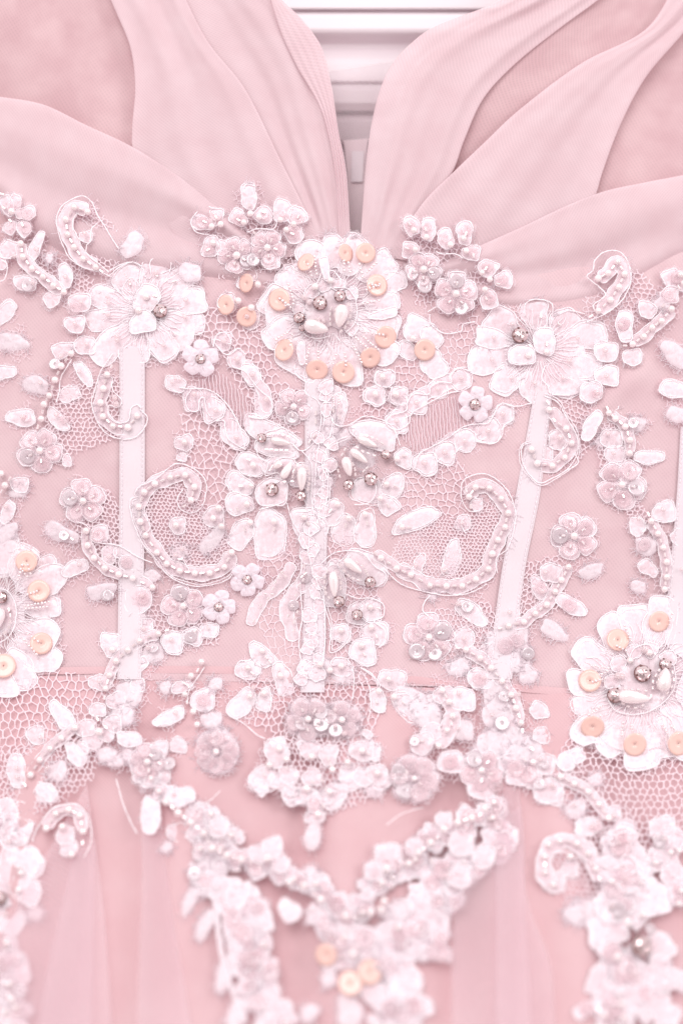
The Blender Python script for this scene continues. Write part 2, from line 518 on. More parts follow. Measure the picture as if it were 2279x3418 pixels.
def fibres(line, n, lo=8, hi=26, h=0.0012, out=None, r=0.00012):
    """loose embroidery threads sticking out of an edge (px coordinates)"""
    L = len(line)
    for _ in range(n):
        i = rnd.randrange(L)
        p = np.array(line[i], float); p2 = np.array(line[(i + 1) % L], float)
        t = p2 - p; t /= (np.hypot(*t) + 1e-6)
        nn = np.array([t[1], -t[0]])
        if out is not None and np.dot(nn, p - out) < 0: nn = -nn
        ln = rnd.uniform(lo, hi); d = nn * rnd.uniform(0.3, 1.0) + t * rnd.uniform(-1.2, 1.2); d /= np.hypot(*d)
        c = rnd.uniform(-0.9, 0.9); per = np.array([-d[1], d[0]])
        s = np.linspace(0, 1, 5)
        pts = p + d * (s * ln)[:, None] + per * (c * ln * s * s * 0.6)[:, None]
        P3 = place_arr(pts[:, 0], pts[:, 1], h + 0.0006 * s * rnd.uniform(0, 1))
        V, F = tube(P3, r, 3); FRINGE.add(V, F)


# ---- embroidery
def outline_petal(u0, v0, u1, v1, w, wob=0.06, n=34, power=0.62, sharp=0.0):
    a = np.array([u0, v0]); b = np.array([u1, v1]); ax = b - a; Ln = np.hypot(*ax); ax /= Ln
    pr = np.array([-ax[1], ax[0]])
    th = np.linspace(0, 2 * PI, n, endpoint=False)
    t = 0.5 - 0.5 * np.cos(th)
    prof = np.abs(np.sin(th)) ** power * np.sign(np.sin(th))
    prof = prof * (0.80 + 0.30 * t - sharp * 0.5 * t * t)
    ph = [rnd.uniform(0, 2 * PI) for _ in range(3)]
    wb = 1 + wob * (np.sin(2 * th + ph[0]) + 0.8 * np.sin(3 * th + ph[1]) + 0.55 * np.sin(5 * th + ph[2]))
    c = a + ax * (Ln * 0.5)
    pts = a + np.outer(t * Ln, ax) + np.outer(prof * w / 2, pr)
    return c + (pts - c) * wb[:, None]


SPOTS = []


def fill(line, style='c', h=None, dome=None, name='petal', cr=2.0, label=None, fr=None):
    """filled lace shape inside a closed px outline, with its raised corded edge"""
    line = np.asarray(line, float); n = len(line); c = line.mean(0)
    size = np.mean(np.hypot(*(line - c).T))
    if h is None: h = rnd.uniform(0.0002, 0.0008)
    if dome is None: dome = min(0.0005, size * PX * 0.09) * rnd.uniform(0.4, 1.0)
    fs = [0.0, 0.3, 0.6, 0.85, 1.0]
    if style == 'f': dome = 0.00025 if dome > 0.00025 else dome
    V = []; tilt = np.array([rnd.uniform(-1, 1), rnd.uniform(-1, 1)]) * 0.05
    rip = rnd.uniform(0, 6); th = np.arctan2(line[:, 1] - c[1], line[:, 0] - c[0])
    for f in fs:
        p = c + (line - c) * f
        hh = h + dome * (1 - f ** 2.2) + ((p - c) @ tilt) * PX + 0.00016 * f * np.sin(5 * th + rip) - (0.0003 if f == 1.0 else 0)
        if f == 0:
            V.append(place_arr(c[:1], c[1:], np.mean(hh))[0:1])
        else:
            V.append(place_arr(p[:, 0], p[:, 1], hh))
    F = []; V = np.concatenate(V); RIM = [0.0] + [f for f in fs[1:] for _ in range(n)]
    for k in range(n):
        l = (k + 1) % n
        F.append((0, 1 + l, 1 + k))
        for r_ in range(len(fs) - 2):
            a = 1 + r_ * n; b = a + n
            F.append((a + k, a + l, b + l, b + k))
    bag = Bag(); bag.add(V, F, 0)
    if style in ('c', 's'):
        hh = h + ((line - c) @ tilt) * PX + 0.00016 * np.sin(5 * th + rip)
        j = np.array([[rnd.uniform(-1, 1), rnd.uniform(-1, 1)] for _ in range(n)]) * 1.0
        e = line + j
        R = np.array([cr * PX * rnd.uniform(0.7, 1.25) for _ in range(n)])
        TV, TF = tube(place_arr(e[:, 0], e[:, 1], hh + 0.00015), R, 5, True)
        bag.add(TV, TF, 1)
    if style == 'c' and size > 26 and rnd.random() < 0.75:
        i0 = rnd.randrange(n); m = int(n * rnd.uniform(0.35, 0.7)); ii = (i0 + np.arange(m)) % n
        ff = rnd.uniform(0.78, 0.90) + 0.03 * np.sin(np.arange(m) * 0.9)
        e2 = c + (line[ii] - c) * ff[:, None]
        h2 = h + dome * (1 - ff ** 2.2) + ((e2 - c) @ tilt) * PX + 0.0002
        TV, TF = tube(place_arr(e2[:, 0], e2[:, 1], h2), cr * PX * 0.75, 4); bag.add(TV, TF, 1)
    SPOTS.append((c[0], c[1], size))
    if style != 'o':
        hw = (7 + 9 * rnd.random()) * PX / PX
        d = (line - c) / (np.hypot(*(line - c).T)[:, None] + 1e-6)
        jag = np.array([rnd.uniform(0.2, 1.0) for _ in range(n)])
        outer = line + d * (hw * jag)[:, None]
        hv = h + ((line - c) @ tilt) * PX + 0.0001
        A = np.concatenate([place_arr(line[:, 0], line[:, 1], hv), place_arr(outer[:, 0], outer[:, 1], np.maximum(0.0001, hv - 0.0007))])
        bag.add(A, [(k, (k + 1) % n, n + (k + 1) % n, n + k) for k in range(n)], 2)
    mat = {'c': M_LACE, 's': M_SHEERL, 'f': M_FLUFF, 'o': M_ORGANZA, 'g': M_SHEERL}[style]
    uv = np.zeros((bag.n, 2)); uv[:, 0] = 1; uv[:len(RIM), 0] = RIM
    o = bag.build(name, [mat, M_CORD, M_HALO], PART, label=label, uvs=uv)
    if fr is None: fr = {'c': 8, 's': 8, 'f': 34, 'o': 4, 'g': 6}[style]
    if fr: fibres(line, int(fr * max(1, size / 45)), out=c, h=h + 0.0002, lo=6 if style != 'f' else 8, hi=20 if style != 'f' else 26)
    return o


def pet(x0, y0, x1, y1, w, style='c', **k):
    u0, v0 = q(x0, y0); u1, v1 = q(x1, y1)
    return fill(outline_petal(u0, v0, u1, v1, w / CUR[2], wob=k.pop('wob', 0.085), sharp=k.pop('sharp', 0.0)), style, **k)


def leaf(x0, y0, x1, y1, w, style='c', **k):
    k.setdefault('name', 'leaf')
    return pet(x0, y0, x1, y1, w, style, sharp=0.9, **k)


def rp(x, y, r, style='c', **k): return pet(x - r, y, x + r, y, 2 * r, style, wob=k.pop('wob', 0.07), **k)


def poly(pts, style='c', **k):
    l = smooth_line(ql(pts), True, 9)
    return fill(l, style, **k)


def cord(pts, r=2.0, h=0.0016, closed=False, double=False, fr=0):
    l = smooth_line(ql(pts), closed, 7)
    l = l + np.array([[rnd.uniform(-1, 1), rnd.uniform(-1, 1)] for _ in l]) * 0.9
    b = Bag()
    R = np.array([r * PX * rnd.uniform(0.7, 1.25) for _ in l])
    hh = h + 0.0003 * np.sin(np.arange(len(l)) * 0.21 + rnd.uniform(0, 6))
    V, F = tube(place_arr(l[:, 0], l[:, 1], hh), R, 5, closed); b.add(V, F)
    if double:
        t = np.gradient(l, axis=0); t /= (np.hypot(*t.T)[:, None] + 1e-6)
        l2 = l + np.stack([t[:, 1], -t[:, 0]], -1) * (7 + 2 * np.sin(np.arange(len(l)) * 0.4))[:, None]
        V, F = tube(place_arr(l2[:, 0], l2[:, 1], hh), R * 0.8, 4); b.add(V, F)
    o = b.build("cord", [M_CORD], PART)
    if fr: fibres(l, fr, h=h)
    return o


def band(pts, w, style='s', fr=1.0, h=0.0003, cr=1.9, scallop=0.12):
    """embroidered band along a line, corded on both edges (w = full width in crop px)"""
    l = smooth_line(ql(pts), False, 9); n = len(l); w = w / CUR[2]
    SPOTS.extend((a[0], a[1], w * 0.6) for a in l[::4])
    t = np.gradient(l, axis=0); t /= (np.hypot(*t.T)[:, None] + 1e-6)
    nn = np.stack([t[:, 1], -t[:, 0]], -1)
    i = np.arange(n)
    sa = 1 + scallop * np.sin(i * 0.55 + rnd.uniform(0, 6)) + scallop * 0.6 * np.sin(i * 1.27)
    sb = 1 + scallop * np.sin(i * 0.61 + rnd.uniform(0, 6)) + scallop * 0.6 * np.sin(i * 1.13)
    cap = np.sqrt(np.clip(1 - (1 - np.minimum(1, np.minimum(i, n - 1 - i) * 9 / (w * 0.5 + 1e-6))) ** 2, 0.03, 1))
    Vs = []
    for f in (-1, -0.5, 0, 0.5, 1):
        p = l + nn * (f * w / 2 * cap * (sa if f < 0 else sb))[:, None]
        Vs.append(place_arr(p[:, 0], p[:, 1], h + 0.0003 + 0.0003 * (1 - f * f)))
    V = np.concatenate(Vs); F = []
    for r_ in range(4):
        for k in range(n - 1):
            F.append((r_ * n + k, r_ * n + k + 1, (r_ + 1) * n + k + 1, (r_ + 1) * n + k))
    b = Bag(); b.add(V, F, 0)
    loop = np.concatenate([l - nn * (w / 2 * cap * sa)[:, None], (l + nn * (w / 2 * cap * sb)[:, None])[::-1]])
    R = np.array([cr * PX * rnd.uniform(0.7, 1.25) for _ in loop])
    TV, TF = tube(place_arr(loop[:, 0], loop[:, 1], h + 0.0004), R, 5, True); b.add(TV, TF, 1)
    mat = {'c': M_LACE, 's': M_SHEERL, 'f': M_FLUFF}[style]
    uv = np.ones((b.n, 2)); uv[:5 * n, 0] = np.repeat([0.9, 0.45, 0.3, 0.45, 0.9], n)
    b.build("lace_band", [mat, M_CORD], PART, uvs=uv)
    fibres(loop, int(fr * n * 0.35), h=h)


# ---- beads
PEARL_R = 11.8


def pearl_at(u, v, r=PEARL_R, me=None, name='pearl', h=0.0011):
    R = r * PX
    p, eu, ev, n = frame(u, v, h + R)
    o = link_obj(name, me or ME_PEARL, PART, p)
    o.scale = (R, R, R)
    o.rotation_euler = (rnd.uniform(-.4, .4) + PI / 2, rnd.uniform(-.4, .4), 0)
    return o


def P(*xy, r=PEARL_R, h=0.0021):
    for i in range(0, len(xy), 2):
        u, v = q(xy[i], xy[i + 1]); pearl_at(u, v, r * rnd.uniform(0.93, 1.06), h=h)


def PC(*xy, r=8.5):
    for i in range(0, len(xy), 2):
        u, v = q(xy[i], xy[i + 1]); pearl_at(u, v, r * rnd.uniform(0.9, 1.1), ME_CLEAR, 'clear_bead', h=0.0024)


def rod(u, v, ang, L, r, me=None, name='bugle_bead', h=0.0026, sc3=None, roll=None, tilt=0.0):
    p, eu, ev, n = frame(u, v, h)
    a = math.radians(ang)
    X = (eu * math.cos(a) - ev * math.sin(a) + n * tilt).normalized()
    Z = (n - X * n.dot(X)).normalized(); Y = Z.cross(X)
    rot = Matrix((X, Y, Z)).transposed().to_quaternion()
    o = link_obj(name, me or ME_BUGLE, PART, p, rot)
    o.scale = sc3 or (L * PX / 2, r * PX, r * PX)
    return o


def Bg(*xya, L=14.5, r=4.0):
    """bugle beads: x, y, angle (degrees, clockwise from the picture's right)"""
    for i in range(0, len(xya), 3):
        u, v = q(xya[i], xya[i + 1])
        rod(u, v, xya[i + 2] + rnd.uniform(-6, 6), L * rnd.uniform(0.9, 1.1), r, tilt=rnd.uniform(-0.15, 0.15))


def beadline(*pts, L=11.5, r=4.0, seed=False):
    """seed/bugle beads at the given points, each turned along the line"""
    pts = ql(pts)
    for i, (u, v) in enumerate(pts):
        a = pts[max(i - 1, 0)]; b = pts[min(i + 1, len(pts) - 1)]
        ang = math.degrees(math.atan2(b[1] - a[1], b[0] - a[0]))
        rod(u, v, ang, L * rnd.uniform(0.9, 1.1), r, h=0.0042)


def seeds(x0, y0, x1, y1, r=4.9):
    """a stitched row of round seed beads"""
    u0, v0 = q(x0, y0); u1, v1 = q(x1, y1)
    n = max(2, int(math.hypot(u1 - u0, v1 - v0) / (r * 2.15)) + 1)
    for i in range(n):
        t = i / (n - 1)
        u = u0 + (u1 - u0) * t + rnd.uniform(-1, 1); v = v0 + (v1 - v0) * t + rnd.uniform(-1, 1)
        pearl_at(u, v, r * rnd.uniform(0.85, 1.1), ME_SEED, 'seed_bead', h=0.0034 + 0.0005 * math.sin(PI * t))


def disc(x, y, r, me, name, tilt=None, h=0.0024, flip=False, ax=None):
    u, v = q(x, y); R = r / CUR[2] * PX
    p, eu, ev, n = frame(u, v, h)
    tx, ty = tilt if tilt else (rnd.uniform(-.3, .3), rnd.uniform(-.3, .3))
    Z = (n + eu * tx + ev * ty).normalized(); X = (eu - Z * eu.dot(Z)).normalized(); Y = Z.cross(X)
    o = link_obj(name, me, PART, p, Matrix((X, Y, Z)).transposed().to_quaternion())
    o.scale = (R, R, R)
    return o


def Q(*xyr, bright=False):
    for i in range(0, len(xyr), 3): disc(xyr[i], xyr[i + 1], xyr[i + 2], ME_SEQW if bright else ME_SEQ, 'sequin')


def KP(*xyr, tilt=None):
    for i in range(0, len(xyr), 3): disc(xyr[i], xyr[i + 1], xyr[i + 2], ME_PEACH, 'peach_sequin', tilt=tilt, h=0.003)


def R(*xyr, h=0.0040):
    for i in range(0, len(xyr), 3):
        x, y, r = xyr[i:i + 3]
        u, v = q(x, y); rr = r / CUR[2] * PX * 0.92
        p, eu, ev, n = frame(u, v, h)
        Z = (n + eu * rnd.uniform(-.22, .22) + ev * rnd.uniform(-.1, .25)).normalized()
        a = rnd.uniform(0, PI); X = eu * math.cos(a) + ev * math.sin(a); X = (X - Z * X.dot(Z)).normalized(); Y = Z.cross(X)
        o = link_obj('rhinestone', ME_STONE, PART, p, Matrix((X, Y, Z)).transposed().to_quaternion()); o.scale = (rr, rr, rr * 0.8)


def T(x, y, L, w, ang):
    """drop pearl; its point lies towards `ang`"""
    u, v = q(x, y); hl = L / CUR[2] / 2; hw = w / CUR[2] / 2
    rod(u, v, ang, 0, 0, ME_DROP, 'drop_pearl', h=0.0024 + hw * PX, sc3=(hl * PX, hw * PX, hw * PX))


def chain(pts, bw=0, ends=(0, 0), r=None, ph=0.0015, style='s', L=12.5, skip=()):
    """pearls at the points, a bugle bead between each pair, on an embroidered band"""
    p = ql(pts)
    if bw: band(pts, bw, style)
    for i, (u, v) in enumerate(p):
        pearl_at(u, v, (r or PEARL_R) * rnd.uniform(0.93, 1.05), h=ph)
        if i + 1 < len(p) and i not in skip:
            a, b = p[i], p[i + 1]; d = math.hypot(b[0] - a[0], b[1] - a[1])
            gap = d - 2 * (r or PEARL_R)
            ang = math.degrees(math.atan2(b[1] - a[1], b[0] - a[0]))
            if gap > 5:
                rod((a[0] + b[0]) / 2, (a[1] + b[1]) / 2, ang + rnd.uniform(-8, 8), min(L * 1.1, gap * 1.02), 4.1, h=ph + 0.0008)


def rays(x, y, r0, r1, n, a0=0, a1=360):
    """fine satin threads running out from the heart of a large flower"""
    b = Bag()
    for k in range(n):
        a = math.radians(a0 + (a1 - a0) * (k + rnd.uniform(-0.3, 0.3)) / n); e = r1 * rnd.uniform(0.85, 1.1)
        pts = np.array(ql([(x + r_ * math.cos(a + 0.04 * math.sin(r_ * 0.05 + k)), y + r_ * math.sin(a + 0.04 * math.sin(r_ * 0.05 + k))) for r_ in np.linspace(r0, e, 7)]))
        V, F = tube(place_arr(pts[:, 0], pts[:, 1], 0.0014 + 0.0004 * np.sin(np.linspace(0, PI, 7))), 1.2 * PX, 4); b.add(V, F)
    b.build("satin_threads", [M_CORD], PART, kind='stuff')


def flower(x, y, r, rot=0, n=5, spokes=True, pr=None, style='s', bright=1, seq=True, cr=None, pearl=True, fr=None):
    """small sequinned flower: corded petals, cupped sequins, bugle spokes, a pearl in the middle"""
    u, v = q(x, y); br = rnd.randrange(n)
    for k in range(n):
        a = math.radians(rot + 360 * k / n); ca, sa = math.cos(a), math.sin(a)
        pet(x + 0.12 * r * ca, y + 0.12 * r * sa, x + r * ca, y + r * sa, r * 0.92, style, wob=0.05, fr=fr)
        if seq:
            disc(x + 0.60 * r * ca, y + 0.60 * r * sa, r * 0.36, ME_SEQW if (bright and k == br) else ME_SEQ, 'sequin', tilt=(rnd.uniform(-.35, .35), rnd.uniform(-.35, .35)))
        if spokes:
            uu, vv = q(x + 0.47 * r * ca, y + 0.47 * r * sa)
            rod(uu, vv, math.degrees(a) + rnd.uniform(-15, 15), 12.5, 3.7, h=0.0032, tilt=0.15)
    if pearl: pearl_at(u, v, pr or 11.5, h=0.0022)


def daisy(x, y, r, rot, stone):
    for k in range(5):
        a = math.radians(rot + 72 * k); ca, sa = math.cos(a), math.sin(a)
        pet(x + 0.05 * r * ca, y + 0.05 * r * sa, x + r * ca, y + r * sa, r * 0.88, 'o', wob=0.05, h=0.0022 + 0.0002 * k, fr=3, dome=0.0003)
    R(x, y, stone, h=0.0036)


def fluff(line, w, n, style=('f', 's', 'c'), rr=(30, 52), sq=0.5, pearls=0.25, name=None):
    """a crowded run of small lace petals, sequins and beads along a line (crop px)"""
    l = smooth_line([(a, b) for a, b in line], False, 12)
    band(line, w * 0.8, 's', fr=0.6, h=0.0002, scallop=0.25)
    for _ in range(n):
        i = rnd.randrange(len(l)); t = l[min(i + 1, len(l) - 1)] - l[max(i - 1, 0)]; t /= (np.hypot(*t) + 1e-6)
        off = max(-1, min(1, rnd.gauss(0, 0.55))) * w / 2
        x, y = l[i][0] - t[1] * off, l[i][1] + t[0] * off
        if rnd.random() < 0.45:                    # loose loops of cord worked over the petals
            a0 = rnd.uniform(0, 6.3); rad = rnd.uniform(20, 46); m_ = rnd.randrange(4, 8)
            cord([(x + rad * math.cos(a0 + 0.8 * q_) * (1 + 0.25 * math.sin(q_ * 2.1)), y + rad * math.sin(a0 + 0.8 * q_) + 3 * q_) for q_ in range(m_)], r=2.6, h=rnd.uniform(0.0014, 0.0024), fr=4)
        r = rnd.uniform(*rr) * 1.28; a = rnd.uniform(0, 2 * PI)
        pet(x - r * math.cos(a), y - r * math.sin(a), x + r * math.cos(a), y + r * math.sin(a), r * rnd.uniform(1.0, 1.7), rnd.choice(style),
            h=rnd.uniform(0.0003, 0.0012), fr=8)
        if rnd.random() < sq: disc(x, y, r * rnd.uniform(0.45, 0.7), ME_SEQW if rnd.random() < 0.05 else ME_SEQ, 'sequin', h=0.0024)
        if rnd.random() < pearls:
            u, v = q(x, y); pearl_at(u, v, 9.5, h=0.0034) if rnd.random() < 0.5 else rod(u, v, rnd.uniform(0, 180), 12, 3.6, h=0.0034)


# ---- net
def scraps():
    """the torn fine net that every motif was worked on: it shows as a ragged edge round them"""
    cell = 17.0; step = 8
    W, H = 2360 // step, 3000 // step
    gx, gy = np.meshgrid(np.arange(W) * step - 40, np.arange(H) * step + 560)
    mask = np.zeros((H, W), bool)
    for (x, y, s_) in SPOTS:
        if y > 2700: continue
        rr = s_ + rnd.uniform(-4, 15)
        ang = rnd.uniform(0, 6)
        i0, i1 = int((y - 560 - rr - 20) / step), int((y - 560 + rr + 20) / step) + 1
        j0, j1 = int((x + 40 - rr - 20) / step), int((x + 40 + rr + 20) / step) + 1
        i0, j0 = max(0, i0), max(0, j0)
        X = gx[i0:i1, j0:j1] - x; Y = gy[i0:i1, j0:j1] - y
        a_ = np.arctan2(Y, X)
        mask[i0:i1, j0:j1] |= np.hypot(X, Y) < rr * (1 + 0.22 * np.sin(3 * a_ + ang) + 0.12 * np.sin(7 * a_ + ang * 2))
    def keep(p):
        i = ((p[:, 1] - 560) / step).astype(int); j = ((p[:, 0] + 40) / step).astype(int)
        ok = (i >= 0) & (i < H) & (j >= 0) & (j < W)
        return ok & mask[np.clip(i, 0, H - 1), np.clip(j, 0, W - 1)]
    net('Z', [(-20, 390), (1600, 390), (1600, 1850), (-20, 1850)], cell, asp=1.2, ang=12, r=0.85, h=0.0002, jit=0.16, keep=keep, name='lace_ground')


def inside(pts, poly_):
    x, y = pts[:, 0], pts[:, 1]; r = np.zeros(len(pts), bool); n = len(poly_)
    for i in range(n):
        x1, y1 = poly_[i]; x2, y2 = poly_[(i + 1) % n]
        if y1 == y2: continue
        c = ((y1 > y) != (y2 > y)) & (x < (x2 - x1) * (y - y1) / (y2 - y1) + x1)
        r ^= c
    return r


def net(crop, pts, cell=29, asp=1.35, ang=0, r=1.7, h=0.0004, jit=0.13, name='lace_net', keep=None):
    """bobbin net of hexagonal cells, real threads, clipped to an outline"""
    cell *= 0.92; use(crop); pl = np.array(ql(pts)); c = pl.mean(0)
    ca, sa = math.cos(math.radians(ang)), math.sin(math.radians(ang))
    span = np.max(np.hypot(*(pl - c).T)) + cell * 2
    hx = cell; hy = cell * asp
    nx = int(span / hx) + 2; ny = int(span / (hy * 0.75)) + 2
    nodes = {}
    def node(k):
        if k not in nodes:
            x, y = k[0] * hx / 2, k[1] * hy / 4
            x += rnd.gauss(0, jit) * cell; y += rnd.gauss(0, jit) * cell
            x += 5 * math.sin(y * 0.02 + 1); y += 5 * math.sin(x * 0.017)
            nodes[k] = (c[0] + x * ca - y * sa, c[1] + x * sa + y * ca)
        return k
    E = set()
    for j in range(-ny, ny + 1):
        for i in range(-nx, nx + 1):
            X = 2 * i + (j & 1); Y = 3 * j
            t = node((X, Y - 2)); b = node((X, Y + 2)); l1 = node((X - 1, Y - 1)); l2 = node((X - 1, Y + 1)); r1 = node((X + 1, Y - 1)); r2 = node((X + 1, Y + 1))
            for a_, b_ in ((t, l1), (l1, l2), (l2, b), (b, r2), (r2, r1), (r1, t)):
                E.add((a_, b_) if a_ < b_ else (b_, a_))
    E = sorted(E)
    A = np.array([nodes[a_] for a_, b_ in E]); B = np.array([nodes[b_] for a_, b_ in E])
    ok = inside(A, pl) & inside((A + B) / 2, pl)
    if keep is not None: ok &= keep((A + B) / 2)
    A, B = A[ok], B[ok]
    if not len(A): return
    ha = h + 0.00025 * np.sin(A[:, 0] * 0.05) * np.sin(A[:, 1] * 0.04); hb = h + 0.00025 * np.sin(B[:, 0] * 0.05) * np.sin(B[:, 1] * 0.04)
    Mid = (A + B) / 2 + np.array([[rnd.gauss(0, 1), rnd.gauss(0, 1)] for _ in A]) * cell * 0.045
    PA = place_arr(A[:, 0], A[:, 1], ha); PM = place_arr(Mid[:, 0], Mid[:, 1], (ha + hb) / 2); PB = place_arr(B[:, 0], B[:, 1], hb)
    D = PB - PA; D /= np.linalg.norm(D, axis=1)[:, None] + 1e-9
    S = np.cross(D, np.array([0, -1.0, 0])); S /= np.linalg.norm(S, axis=1)[:, None] + 1e-9
    U = np.array([0, -1.0, 0])
    rr = (r * PX * np.array([rnd.uniform(0.75, 1.35) for _ in A]))[:, None]
    rows = []
    for Pp, kk in ((PA, 1.35), (PM, 0.85), (PB, 1.35)):
        for aa in (-PI / 2, PI / 6, PI - PI / 6):
            rows.append(Pp + rr * kk * (math.cos(aa) * S + math.sin(aa) * U))
    V = np.stack(rows, 1).reshape(-1, 3)
    F = []
    for e in range(len(A)):
        o = e * 9
        for s in (0, 3):
            for k in range(3):
                l = (k + 1) % 3
                F.append((o + s + k, o + s + l, o + s + 3 + l, o + s + 3 + k))
    link_mesh(name, V, F, [M_THREAD], dress, kind='stuff', smooth=False)


def ribbed(crop, pts, ang=90, gap=11, name='lace_net'):
    """close parallel threads (the ribbed ground of the lace)"""
    use(crop); pl = np.array(ql(pts)); c = pl.mean(0); span = np.max(np.hypot(*(pl - c).T))
    d = np.array([math.cos(math.radians(ang)), math.sin(math.radians(ang))]); p = np.array([-d[1], d[0]])
    b = Bag(); k = -span
    while k < span:
        s = np.arange(-span, span, 9.0)
        l = c + np.outer(s, d) + np.outer(k + 1.6 * np.sin(s * 0.11 + k) + 2.5 * np.sin(s * 0.021 + k * 0.02), p)
        ok = inside(l, pl); seg = l[ok]
        if len(seg) > 3:
            V, F = tube(place_arr(seg[:, 0], seg[:, 1], 0.0008), 1.9 * PX, 4); b.add(V, F)
        k += gap * rnd.uniform(0.85, 1.15)
    b.build(name, [M_THREAD], dress, kind='stuff')

# ================================================================== THE WHITE DOOR BEHIND
door = link_obj("white_door", None, None, (0, 0.07, 0.16))
door['label'] = "white painted wooden door with horizontal grooves and mouldings behind the dress neckline"
door['category'] = "door"
DOOR_Y = 0.030


def door_strip(name, zs_y, x0=-0.34, x1=0.34):
    """one horizontal piece of the door: a profile of (height z, y) extruded sideways"""
    b = Bag(); n = len(zs_y)
    V = [(x, y, z) for x in (x0, x1) for z, y in zs_y]
    back = [(x, DOOR_Y + 0.03, z) for x in (x0, x1) for z in (zs_y[0][0], zs_y[-1][0])]
    F = [(i, i + 1, n + i + 1, n + i) for i in range(n - 1)]
    F += [(0, n, 2 * n + 2, 2 * n), (n - 1, 2 * n + 1, 2 * n + 3, 2 * n - 1)]
    F += [tuple(list(range(n)) + [2 * n + 1, 2 * n]), tuple(list(range(n, 2 * n)) + [2 * n + 3, 2 * n + 2])]
    b.add(V + back, F)
    o = b.build(name, [M_DOOR], door, smooth=False)
    return o


def prof(*pts):
    """profile points (row of the 1568x2352 view, metres in front of the door face) -> (height, y)"""
    return [((1709 - r_ / 0.688) * PX * (CAM_D + DOOR_Y - f_) / CAM_D, DOOR_Y - f_) for r_, f_ in pts]


door_strip("top_panel", prof((21, .0012), (20.5, .004), (19, .0052), (10, .0052), (-120, .0052)))
door_strip("groove_back", prof((32, .0008), (18, .0008)))
door_strip("bead_moulding", prof((86, .0040), (80, .0062), (74, .0076), (66, .0082), (52, .0072), (40, .0066), (32, .0056), (30, .004), (29.5, .0012)))
door_strip("cove_moulding", prof((148, .0045), (136, .0040), (126, .0020), (112, -.0012), (100, -.0010), (92, .0012), (86, .0038)))
door_strip("rail", prof((186, .0050), (148, .0048)))
door_strip("lower_moulding", prof((258, -.003), (254, .004), (236, .0066), (208, .0060), (196, .0048), (191, .001), (186, -.002)))
door_strip("stepped_moulding", prof((330, -.004), (322, .0035), (280, .0045), (268, .002), (258, -.003)))
door_strip("lower_panel", prof((2600, -.004), (330, -.004)))

# ================================================================== CLOTH SHEETS
def grid_sheet(name, edgeA, edgeB, mat, hfun, parent=None, nu=60, nv=90, crop='Z', kind=None, label=None, mmw=None):
    """a length of cloth between two px edges (both run the same way); hfun(t across, s along, u, v) gives its height in metres"""
    use(crop)
    A = resample(smooth_line(ql(edgeA), False, 12), nv); B = resample(smooth_line(ql(edgeB), False, 12), nv)
    t = 0.5 - 0.5 * np.cos(np.linspace(0, PI, nu))
    t = 0.5 * t + 0.5 * np.linspace(0, 1, nu)
    U = A[:, None, 0] * (1 - t) + B[:, None, 0] * t
    Vv = A[:, None, 1] * (1 - t) + B[:, None, 1] * t
    s = np.linspace(0, 1, nv)[:, None] + 0 * t[None]
    tt = t[None] + 0 * s
    H = hfun(tt, s, U, Vv)
    P3 = place_arr(U, Vv, H)
    F = [(i * nu + k, i * nu + k + 1, (i + 1) * nu + k + 1, (i + 1) * nu + k) for i in range(nv - 1) for k in range(nu - 1)]
    Lm = np.hypot(*np.diff(A, axis=0).T).sum() * PX * 1000
    Wm = np.mean(np.hypot(*(A - B).T)) * PX * 1000
    # thread direction follows the cloth
    uv = np.stack([tt * Wm, s * Lm], -1).reshape(-1, 2)
    o = link_mesh(name, P3.reshape(-1, 3), F, [mat], parent or dress, uvs=uv, kind=kind, label=label)
    return o


def roll(t, w, R_):
    """edge that turns back: 0 on the cloth, -R_ at t=0"""
    x = np.clip(1 - t / w, 0, 1)
    return -R_ * (1 - np.sqrt(1 - x ** 2 * 0.999))


def sst(a, b, x):
    x = np.clip((x - a) / (b - a), 0, 1); return x * x * (3 - 2 * x)


# --- bodice (one stretched layer over the lining), its waist seam and the skirt
def h_bodice(t, s, U, V):
    h = 0.0005 * np.sin(U * 0.0032 + V * 0.002) + 0.0003 * np.sin(U * 0.011 - V * 0.007)
    # wrinkle running from the right cup down towards the waist
    d = (U - 2120) * 0.72 + (V - 1250) * 0.69
    h += 0.0022 * np.exp(-(d / 40) ** 2) * sst(1150, 1300, V) * (1 - sst(1500, 1700, V)) * sst(1900, 2060, U)
    h -= 0.002 * (1 - sst(800, 1000, V)) * 1.0
    return h - 0.0004


grid_sheet("bodice", [(-60, 560), (-60, 1100), (-60, 1552)], [(1630, 560), (1630, 1100), (1630, 1590)], M_BODICE, h_bodice, nu=160, nv=120)
grid_sheet("waist_seam", [(-60, 1536), (500, 1530), (1000, 1556), (1300, 1580), (1630, 1592)], [(-60, 1552), (500, 1547), (1000, 1573), (1300, 1597), (1630, 1609)],
           M_SKIRT, lambda t, s, U, V: 0.00012 * np.sin(PI * t) - 0.0003, nu=7, nv=80)


def h_skirt(t, s, U, V):
    # soft vertical folds that open out towards the hem
    g = sst(2250, 2700, V)
    x = (U - 1139) / (1 + (V - 2300) * 0.00016)
    h = g * (0.0030 * np.sin(x * 0.0115 + 0.6) + 0.0014 * np.sin(x * 0.026 + 2.0))
    h += 0.0010 * np.sin((U + V * 0.8) * 0.012) * sst(2280, 2350, V) * (1 - sst(2500, 2700, V))
    return h - 0.003 * g - 0.0005


grid_sheet("skirt", [(-80, 1546), (-80, 2450)], [(1650, 1600), (1650, 2450)], M_SKIRT, h_skirt, nu=200, nv=80)


